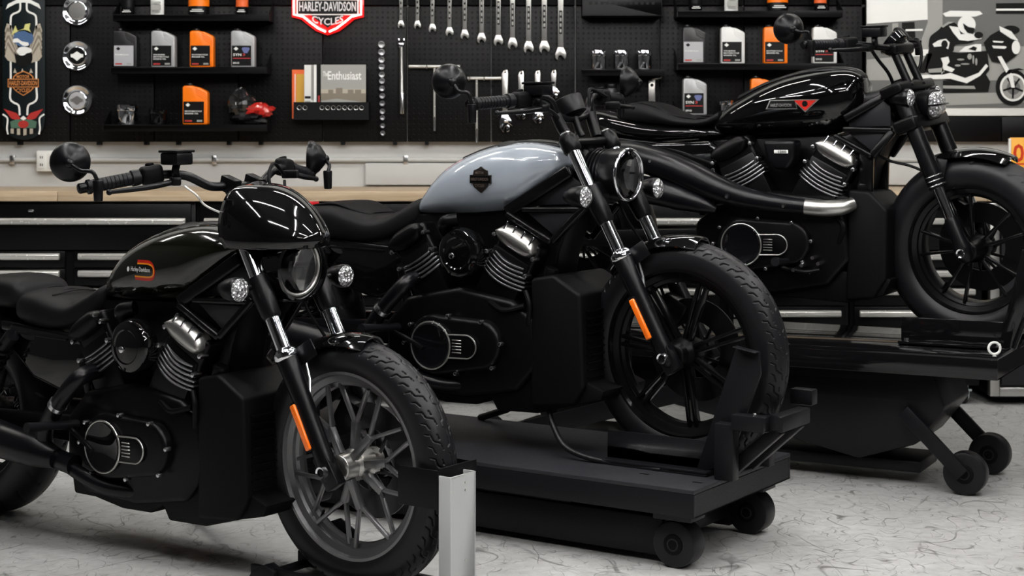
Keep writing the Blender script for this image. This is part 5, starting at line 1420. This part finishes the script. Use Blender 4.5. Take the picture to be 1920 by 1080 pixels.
# ------------------------------------------------------------ skateboard deck
sk = empty('skateboard_deck', (wx(47), YP, wz(262)), 0, 'upright skateboard deck with eagle and shield graphics at the far left', 'skateboard')
KZ = 7.94/3100
def skp(px, py): return ((px-47)*KZ, (262-py)*KZ)
n = 16
ol = [skp(8, 236), skp(14, 248)]+[skp(47+33*math.cos(rad(a)), 240+22*math.sin(rad(a))) for a in range(150, 25, -12)]+[skp(84, 242), skp(87, 225), skp(87, -30)]+[skp(47+40*math.cos(rad(a)), -30-40*math.sin(rad(a))) for a in range(0, 181, 15)]+[skp(7, -30)]
build(MB().prism(ol, -.030, -.018), 'deck', 'print_teal', sk, bev=.003)
build(MB().bx(-.02, .02, -.018, 0, .3, .34), 'wall_mount', 'shelf_black', sk)
def art(name, mat, pts, lay, sm=0):
    y = -.030-.0007*lay
    P = [skp(*p) for p in pts]
    if sm: P = spl([*P, P[0]], sm)[:-1]
    build(MB().add([(a, y, b) for a, b in P], [tuple(range(len(P)))]), name, mat, sk, smooth=False)
def stripe(name, mat, pts, w, lay):
    y = -.030-.0007*lay
    P = spl([skp(*p) for p in pts], 4); mb = MB()
    L_, R_ = [], []
    for i in range(len(P)):
        a, b = P[max(0, i-1)], P[min(len(P)-1, i+1)]
        dx, dz = b[0]-a[0], b[1]-a[1]; l = math.hypot(dx, dz) or 1
        L_.append((P[i][0]-dz/l*w/2, y, P[i][1]+dx/l*w/2)); R_.append((P[i][0]+dz/l*w/2, y, P[i][1]-dx/l*w/2))
    m = len(P)
    build(mb.add(L_+R_, [(i, i+1, m+i+1, m+i) for i in range(m-1)]), name, mat, sk, smooth=False)
for s in (-1, 1):
    f = lambda pts: [(47+s*(x-47), y) for x, y in pts]
    stripe('white_line', 'print_white', f([(54, -10), (53, 14), (56, 22), (68, 28), (71, 38), (71, 70)]), .009, 1)
    stripe('white_line', 'print_white', f([(71, 110), (71, 160), (72, 184), (66, 192), (56, 198), (54, 216)]), .009, 1)
    stripe('white_line', 'print_white', f([(86, 214), (77, 222), (78, 240), (76, 252)]), .008, 1)
    for k in range(7):
        art('eagle_feather', 'print_tan' if k % 2 else 'print_sand', f([(58, 90+k*4), (70+k*1.2, 48+k*6), (78, 44+k*8), (82, 58+k*8), (76, 78+k*6), (62, 100+k*3)]), 1+k*.3)
    art('red_wing', 'print_red', f([(52, 222), (60, 212), (84, 204), (76, 214), (70, 222), (58, 226)]), 2)
    art('ribbon', 'print_white', f([(47, -2), (60, 0), (76, 8), (80, 18), (74, 14), (60, 7), (47, 5)]), 2)
art('globe', 'print_blue', [(47+19*math.cos(t), 72+16*math.sin(t)) for t in [2*math.pi*k/20 for k in range(20)]], 3)
art('yellow_flare', 'print_yellow', [(24, 66), (28, 58), (32, 48), (36, 58), (48, 54), (50, 46), (60, 44), (58, 54), (62, 64), (48, 58), (36, 60)], 3)
art('white_band', 'print_white', [(28, 74), (36, 72), (44, 78), (56, 80), (56, 86), (46, 86), (38, 80), (28, 80)], 4, 2)
art('eagle_head', 'print_white', [(34, 98), (38, 90), (50, 88), (62, 92), (62, 98), (54, 100), (48, 104), (40, 104)], 5, 2)
art('eagle_body', 'print_dark', [(30, 96), (36, 104), (50, 104), (62, 98), (64, 112), (58, 122), (46, 126), (34, 120)], 4, 2)
for dx in (-16, -2, 14):
    art('feather_tip', 'print_sand', [(44+dx, 137), (47+dx, 128), (51+dx, 137)], 4)
art('shield_outline', 'print_orange', [(28, 144), (34, 138), (47, 133), (60, 138), (66, 144), (66, 166), (60, 172), (47, 180), (34, 172), (28, 166)], 5)
art('shield', 'print_dark', [(30, 145), (35, 140), (47, 135), (59, 140), (64, 145), (64, 165), (59, 171), (47, 178), (35, 171), (30, 165)], 6)
art('shield_bar_outline', 'print_orange', [(18, 148), (76, 148), (76, 164), (18, 164)], 7)
art('shield_bar', 'print_dark', [(19.5, 149.5), (74.5, 149.5), (74.5, 162.5), (19.5, 162.5)], 8)
for t_, py, w_, h_ in (('HARLEY-DAVIDSON', 156, 52, 9), ('MOTOR', 144, 24, 6), ('CYCLES', 169.5, 26, 7)):
    a, b = skp(47, py)
    build(text(MB(), t_, a, b, w_*KZ, h_*KZ, -.0365), 'lettering', 'print_orange', sk, smooth=False)
art('small_eagle', 'print_white', [(41, 222), (47, 217), (53, 222), (47, 226)], 4)
art('crest', 'print_green', [(22, 228), (34, 224), (60, 224), (72, 228), (70, 240), (24, 240)], 3)
art('rose', 'print_red', [(47+10*math.cos(t), 233+7*math.sin(t)) for t in [2*math.pi*k/14 for k in range(14)]], 4)
for k in range(8):
    art('crest_stripe', 'print_sand' if k % 2 == 0 else 'print_dark', [(23+6*k, 241), (29+6*k, 241), (29+6*k, 254-abs(k-3)*1.2), (23+6*k, 255-abs(k-3.5)*1.4)], 4)

# ------------------------------------------------------------ round chrome plaques
for py, inner, lab in ((20, 'satin_steel', 'round chrome plaque, topmost of three beside the skateboard'), (105, 'label_black', 'round chrome plaque with a black centre, middle of three'), (188, 'label_grey', 'round chrome plaque with a grey centre, lowest of three')):
    p = empty('chrome_plaque', (wx(145.5), YP, wz(py)), 0, lab, 'plaque', 'round chrome plaques beside the skateboard')
    build(MB().lathe([(0, .06), (.004, .073), (.012, .0745), (.018, .070), (.017, .064), (.008, .055), (.007, .045), (.012, .042), (.014, .040)], (0, 0, 0), (0, -1, 0), 48), 'dish', 'chrome', p, sharp=60)
    build(MB().lathe([(.010, .041), (.015, .040), (.016, .001)], (0, 0, 0), (0, -1, 0), 40), 'centre', inner, p)
    sh_ = [(-.030, -.006), (-.030, .008), (-.02, .009), (0, .022), (.02, .009), (.030, .008), (.030, -.006), (.02, -.008), (0, -.024), (-.02, -.008)]
    build(MB().add([(a, -.0168, b) for a, b in sh_], [tuple(range(10))]), 'emblem', 'satin_steel' if inner != 'label_black' else 'print_white', p, smooth=False)

# ------------------------------------------------------------ neon sign
nsx, nsz = 615, 13
ns = empty('neon_sign', (wx(nsx), YP, wz(nsz)), 0, 'lit red neon shield sign with grey lettering on the pegboard', 'neon sign')
def shield(k, e=0):
    h = [(68, 0), (68, -20), (58, -22), (50, -24), (38, -34), (22, -46), (0, -54)]
    h = [(x-e, y+(e if i > 0 else 0)) for i, (x, y) in enumerate(h)]; h[-1] = (0, -54+e*1.1)
    q = h+[(-x, y) for x, y in h[-2::-1]]
    top = [(-x, -y) for x, y in q[1:-1]]
    top = [(x, y*1.08) for x, y in top]
    return [(x*k, y*k) for x, y in q+top]
KN = 7.93/3100
build(MB().prism(shield(KN, 0), -.018, -.004), 'backing', 'acrylic_red', ns, bev=.003)
inn = shield(KN, 13)
build(MB().prism(inn, -.0195, -.017), 'face', 'label_black', ns)
tb = [(x, -.032, z) for x, z in shield(KN, 5)]
half = tb[1:12]
lo = [tb[i] for i in range(0, 7)]; lo[-1] = (.008, -.032, lo[-1][2]+.003)
lo2 = [(-x, y, z) for x, y, z in lo]
tops = [(x, y, -z*1.08) for x, y, z in lo]; tops2 = [(-x, y, z) for x, y, z in tops]
for path in (lo, lo2, tops, tops2):
    build(MB().tube(path, .0042, 8), 'neon_tube', 'neon', ns)
build(MB().prism([(-.148, -.040), (.148, -.040), (.148, .036), (-.148, .036)], -.0215, -.0185), 'bar_frame', 'print_white', ns)
build(MB().prism([(-.143, -.035), (.143, -.035), (.143, .031), (-.143, .031)], -.0225, -.019), 'bar_face', 'label_black', ns)
build(text(MB(), 'HARLEY-DAVIDSON', 0, .001, .272, .046, -.0228), 'lettering', 'neon_letter', ns, smooth=False)
build(text(MB(), 'CYCLES', 0, -.072, .150, .034, -.0202, arch=.016), 'lettering', 'neon_letter', ns, smooth=False)
build(text(MB(), 'MOTOR', 0, .074, .150, .034, -.0202, arch=-.016), 'lettering', 'neon_letter', ns, smooth=False)

# ------------------------------------------------------------ magazine rack
mr_ = empty('magazine_rack', (wx(624), YP, wz(225)), 0, 'black perforated magazine rack on the pegboard under the neon sign', 'magazine rack')
build(MB().bx(-.18, .18, -.075, -.002, 0, .004).bx(-.18, .18, -.075, -.072, 0, .085).bx(-.18, -.177, -.075, -.002, 0, .085).bx(.177, .18, -.075, -.002, 0, .085), 'holder', 'shelf_black', mr_, bev=.001)
for i in range(12):
    if i in (2, 3): continue
    build(MB().torus((-.152+i*.027, -.0752, .058), (0, 1, 0), .010, .0012, 14, 5), 'punched_ring', 'satin_steel', mr_)
def magazine(x0, x1, ztop, y, mat, label, deco):
    m = empty('magazine', (wx((x0+x1)/2, y), y, wz(225)+.006), 0, label, 'magazine', 'magazines in the wall rack')
    w = (wx(x1, y)-wx(x0, y))/2; h = wz(ztop, y)-wz(225)-.006
    build(MB().bx(-w, w, -.003, .003, 0, h), 'pages', 'paper_white', m)
    build(MB().bx(-w-.0005, w+.0005, -.0042, -.003, 0, h+.0005), 'cover', mat, m)
    deco(m, w, h)
    return m
def d0(m, w, h):
    build(MB().bx(-w+.02, -w+.07, -.0048, -.0042, .03, h-.02), 'cover_print', 'paper_yellow', m)
    build(MB().bx(-w+.012, -w+.016, -.0050, -.0042, .03, h-.02), 'cover_print', 'paper_white', m)
def d1(m, w, h):
    for i in range(4): build(MB().bx(-w+.002, -w+.03, -.0048, -.0042, .03+i*.022, .042+i*.022), 'cover_print', 'print_dark' if i % 2 else 'print_mid', m)
    build(MB().bx(-w+.032, -w+.05, -.0048, -.0042, .09, h), 'cover_print', 'print_mid', m)
def d2(m, w, h):
    build(MB().bx(-w+.001, -w+.014, -.0048, -.0042, 0, h), 'spine_print', 'print_white', m)
    build(MB().bx(-w+.022, -w+.03, -.0048, -.0042, .05, .11), 'cover_print', 'print_red', m)
def d3(m, w, h):
    build(MB().bx(-w, w, -.0048, -.0042, h*.36, h*.55), 'cover_print', 'print_sand', m)
    build(MB().bx(-w, w, -.0050, -.0042, h*.30, h*.47), 'cover_print', 'print_tan', m)
    for x_, w_, h_ in ((-.06, .012, .02), (-.02, .016, .028), (.035, .014, .02), (.07, .015, .02)):
        build(MB().bx(x_-w_, x_+w_, -.0052, -.0046, h*.46, h*.46+h_), 'cover_print', 'print_tan', m)
    build(MB().add([(-w, -.0053, h*.33), (-w*.3, -.0053, h*.37), (w, -.0053, h*.30), (w, -.0053, h*.02), (-w, -.0053, h*.02)], [(0, 1, 2, 3, 4)]), 'cover_print', 'print_mid', m, smooth=False)
    build(MB().add([(w*.1, -.0056, h*.28), (w*.6, -.0056, h*.30), (w*.9, -.0056, h*.10), (w*.5, -.0056, h*.06)], [(0, 1, 2, 3)]), 'cover_print', 'print_white', m, smooth=False)
    build(text(MB(), 'Enthusiast', .006, h*.80, w*1.50, h*.16, -.0052), 'lettering', 'print_white', m, smooth=False)
    build(text(MB(), 'The', -w*.80, h*.83, w*.22, h*.09, -.0052), 'lettering', 'print_white', m, smooth=False)
magazine(548, 625, 131, YP-.020, 'paper_orange', 'orange-red magazine at the back of the rack, showing at left', d0)
magazine(571, 650, 122, YP-.033, 'paper_white', 'white magazine second in the rack behind the front ones', d1)
magazine(588, 668, 121.5, YP-.046, 'print_dark', 'dark magazine with a white spine just behind the front one', d2)
magazine(602, 686, 121.5, YP-.059, 'print_mid', 'front magazine in the rack with white script title over a sepia road', d3)

# ------------------------------------------------------------ hand tools on the pegboard
def peg(parent, x=0, z=0, L=.03):
    build(MB().tube([(x, 0, z), (x, -L, z), (x, -L-.004, z+.008)], .0025, 8), 'peg_hook', 'steel', parent)
ss = tag(empty('socket_rail', (wx(715), YP, wz(250))), 'slim black socket rail running up the pegboard beside the magazines', 'rail')
build(MB().bx(-.008, .012, -.006, 0, -.01, (250-80)*KN+.01), 'strip', 'shelf_black', ss, bev=.001)
for i, (py, r) in enumerate(zip((84, 98.5, 112.5, 126, 140.5, 152, 166, 180, 194, 209, 221, 236, 249.5), (6.6, 6.3, 6.0, 5.8, 5.6, 5.5, 5.4, 5.3, 5.2, 5.0, 4.8, 4.6, 4.6))):
    k = r*KN*1.05
    ordn = ('first', 'second', 'third', 'fourth', 'fifth', 'sixth', 'seventh', 'eighth', 'ninth', 'tenth', 'eleventh', 'twelfth', 'thirteenth')[i]
    s = build(MB().lathe([(.006, k*.55), (.008, k*.98), (.034, k), (.036, k*.92), (.036, k*.72), (.020, k*.68), (.019, .001)], (0, 0, 0), (0, -1, 0), 24), 'chrome_socket', 'steel')
    s.location = (wx(716+i*.2), YP, wz(py))
    tag(s, '%s chrome socket from the top of the vertical rail' % ordn, 'socket', 'chrome sockets on the vertical rail')
tw = empty('torque_wrench', (wx(753), YP, wz(72)), 0, 'long steel torque wrench hanging between the sockets and the spanners', 'wrench')
def kz(p): return -p*KN
build(MB().tube([(0, -.02, kz(16)), (.001, -.02, kz(100)), (.003, -.02, kz(103))], [.008, .0095, .011], 14), 'shaft', 'satin_steel', tw)
build(MB().cyl((.003, -.02, kz(103)), (.004, -.02, kz(142)), .0118, n=16), 'handle', 'steel', tw, bev=.002)
build(MB().bx(-.017, -.008, -.030, -.010, kz(12), 0).bx(.008, .017, -.030, -.010, kz(12), 0).bx(-.012, .012, -.028, -.012, kz(17), kz(9)), 'drive_head', 'chrome', tw, bev=.003)
peg(tw, -.0, kz(18), .012)

# combination spanners, growing to the right
wxs = (750, 781, 809, 841, 869.5, 901, 932.5, 959, 989, 1018.5, 1049)
wys = (54, 55, 62, 69, 75, 82, 87, 93, 101, 101, 114)
tops = (-60, -70, -80, -85, -92, -98, -104, -110, -116, -122, -128)
order = ('smallest combination spanner, leftmost in the row of eleven', 'second combination spanner from the left in the row', 'third combination spanner from the left in the row',
         'fourth combination spanner from the left in the row', 'fifth combination spanner from the left in the row', 'middle, sixth combination spanner in the row of eleven', 'fifth combination spanner from the right in the row',
         'fourth combination spanner from the right in the row', 'third combination spanner from the right in the row', 'second combination spanner from the right in the row', 'largest combination spanner, rightmost in the row of eleven')
for i in range(11):
    Lw = (wys[i]-tops[i])*KN; hw = (6.2+i*.42)*KN
    g = empty('combination_spanner', (wx(wxs[i]+2), YP, wz(wys[i])), 0, order[i], 'spanner', 'row of combination spanners')
    sw = hw*.52
    y0, y1 = -.022, -.013
    sh = MB()
    sh.prism([(-sw, hw*1.6), (sw, hw*1.6), (sw*.9, Lw-hw), (-sw*.9, Lw-hw)], y0+.001, y1-.001)
    jaw = [(-hw*.45, 0), (-hw*.95, hw*.5), (-hw*.98, hw*1.15), (-sw, hw*2.4), (sw, hw*2.4), (hw*.98, hw*1.3), (hw*1.0, hw*.7), (hw*.75, hw*.25), (hw*.35, hw*.75), (hw*.05, hw*1.0), (-hw*.35, hw*.85), (-hw*.5, hw*.45)]
    sh.prism(jaw, y0-.0015, y1+.0015)
    body_o = build(sh, 'spanner_body', 'satin_steel', g, bev=.0018)
    build(MB().lathe([(.012, hw*.55), (.012, hw*.95), (.025, hw*.95), (.025, hw*.55)], (0, 0, Lw-hw*.5), (0, -1, 0), 24, True), 'ring_end', 'satin_steel', g, bev=.001)
    pl0 = (26+i*2.4)*KN; pl1 = pl0+44*KN
    fr_ = build(MB().bx(-sw*.55, sw*.55, y0-.0006, y0+.002, pl0, pl1), 'grip_panel', 'print_dark', g)
    for j in range(4):
        zc = pl0+(pl1-pl0)*(.14+.24*j)
        build(MB().bx(-sw*.3, sw*.3, y0-.0012, y0, zc-.008, zc+.008), 'panel_mark', 'print_mid', fr_)
    peg(g, 0, Lw-hw*.9, .03)

def t_handle(px, py, half_l, half_r, stem, label):
    g = empty('t_handle_driver', (wx(px), YP, wz(py)), 0, label, 'driver', 'chrome T-handle drivers')
    build(MB().cyl((-half_l*KN, -.03, 0), (half_r*KN, -.03, 0), .0075, n=14), 'crossbar', 'pull_alloy', g, bev=.001)
    build(MB().tube([(0, -.03, 0), (0, -.03, -stem*.8*KN)], .0055, 12), 'stem', 'pull_alloy', g)
    build(MB().tube([(0, -.03, -stem*.78*KN), (0, -.03, -stem*.81*KN), (0, -.03, -stem*KN)], [.0085, .0072, .0072], 14), 'socket_end', 'steel', g)
    for x in (-14, 14):
        build(MB().tube([(x*KN, 0, -.006), (x*KN, -.036, -.009), (x*KN, -.040, .006)], .003, 8), 'peg_hook', 'steel', g)
t_handle(815, 125, 48, 48, 121, 'longer chrome T-handle driver hanging left of the bike mirror')
t_handle(894, 147, 17, 46, 121, 'second chrome T-handle driver hanging right of the bike mirror')

adj = ((947, 131, 118, 1.0, 'largest adjustable wrench, leftmost of four hanging heads down'), (977, 133, 92, .85, 'second adjustable wrench of four, behind the switch housing'),
       (1008, 132, 100, .72, 'third adjustable wrench of four, behind the fluid reservoir'), (1038, 131, 54, .62, 'shortest adjustable wrench, rightmost of four'))
for px, py, L_, k, lab in adj:
    g = empty('adjustable_wrench', (wx(px), YP, wz(py)), 0, lab, 'wrench', 'adjustable wrenches hanging in a row')
    Lm = L_*KN; w = 5.5*KN*(.6+.4*k)
    h = 34*k*KN
    build(MB().prism([(-w*.75, -Lm+h*.8), (w*.75, -Lm+h*.8), (w*1.1, -.02), (w*.8, 0), (-w*.5, -.004), (-w*1.1, -.02)], -.022, -.012), 'handle', 'satin_steel', g, bev=.002)
    hd = MB().prism([(-w*.9, -Lm+h*1.05), (w*.8, -Lm+h*1.05), (w*2.4, -Lm+h*.6), (w*2.7, -Lm+h*.35), (w*1.3, -Lm+h*.50), (-w*.2, -Lm+h*.28), (-w*.5, -Lm), (-w*1.8, -Lm+h*.3), (-w*2.0, -Lm+h*.6)], -.026, -.010)
    build(hd, 'fixed_jaw', 'chrome', g, bev=.002)
    build(MB().prism([(w*.3, -Lm+h*.45), (w*1.6, -Lm+h*.40), (w*1.5, -Lm+h*.1), (w*.6, -Lm+h*.02)], -.024, -.012), 'moving_jaw', 'chrome', g, bev=.002)
    build(MB().cyl((-w*.2, -.028, -Lm+h*.62), (w*1.1, -.028, -Lm+h*.62), .005*k+.002, n=12), 'adjusting_screw', 'steel', g)
    build(MB().prism([(-w*.45, -.017), (w*.45, -.017), (w*.35, -.007), (0, -.005)], -.0225, -.0215), 'hang_hole', 'print_dark', g)
    peg(g, 0, -.008, .026)

# yellow number plate standing on the worktop at the right edge
yp_ = empty('number_plate', (wx(1891, 7.72), 7.72, .953), 0, 'yellow sheet metal plate stencilled 03 in red at the right edge', 'sign')
h0, h1 = wz(318, 7.72)-.953, wz(258, 7.72)-.953
build(MB().bx(.006, .30, -.004, .004, 0, h1), 'plate', 'sign_yellow', yp_, bev=.001)
build(MB().bx(.0, .010, -.008, .008, 0, h1-.004), 'edge_strip', 'white_plastic', yp_, bev=.002)
build(text(MB(), '03', .070, wz(287, 7.72)-.953, .10, .085, -.004), 'lettering', 'sign_red', yp_, smooth=False)
build(MB().bx(.02, .29, -.0045, .0, wz(309, 7.72)-.953, wz(306, 7.72)-.953), 'plate_line', 'sign_red', yp_)
build(MB().bx(.12, .16, .004, .10, 0, .006).bx(.12, .16, .004, .008, 0, .12), 'plate_foot', 'shelf_black', yp_)
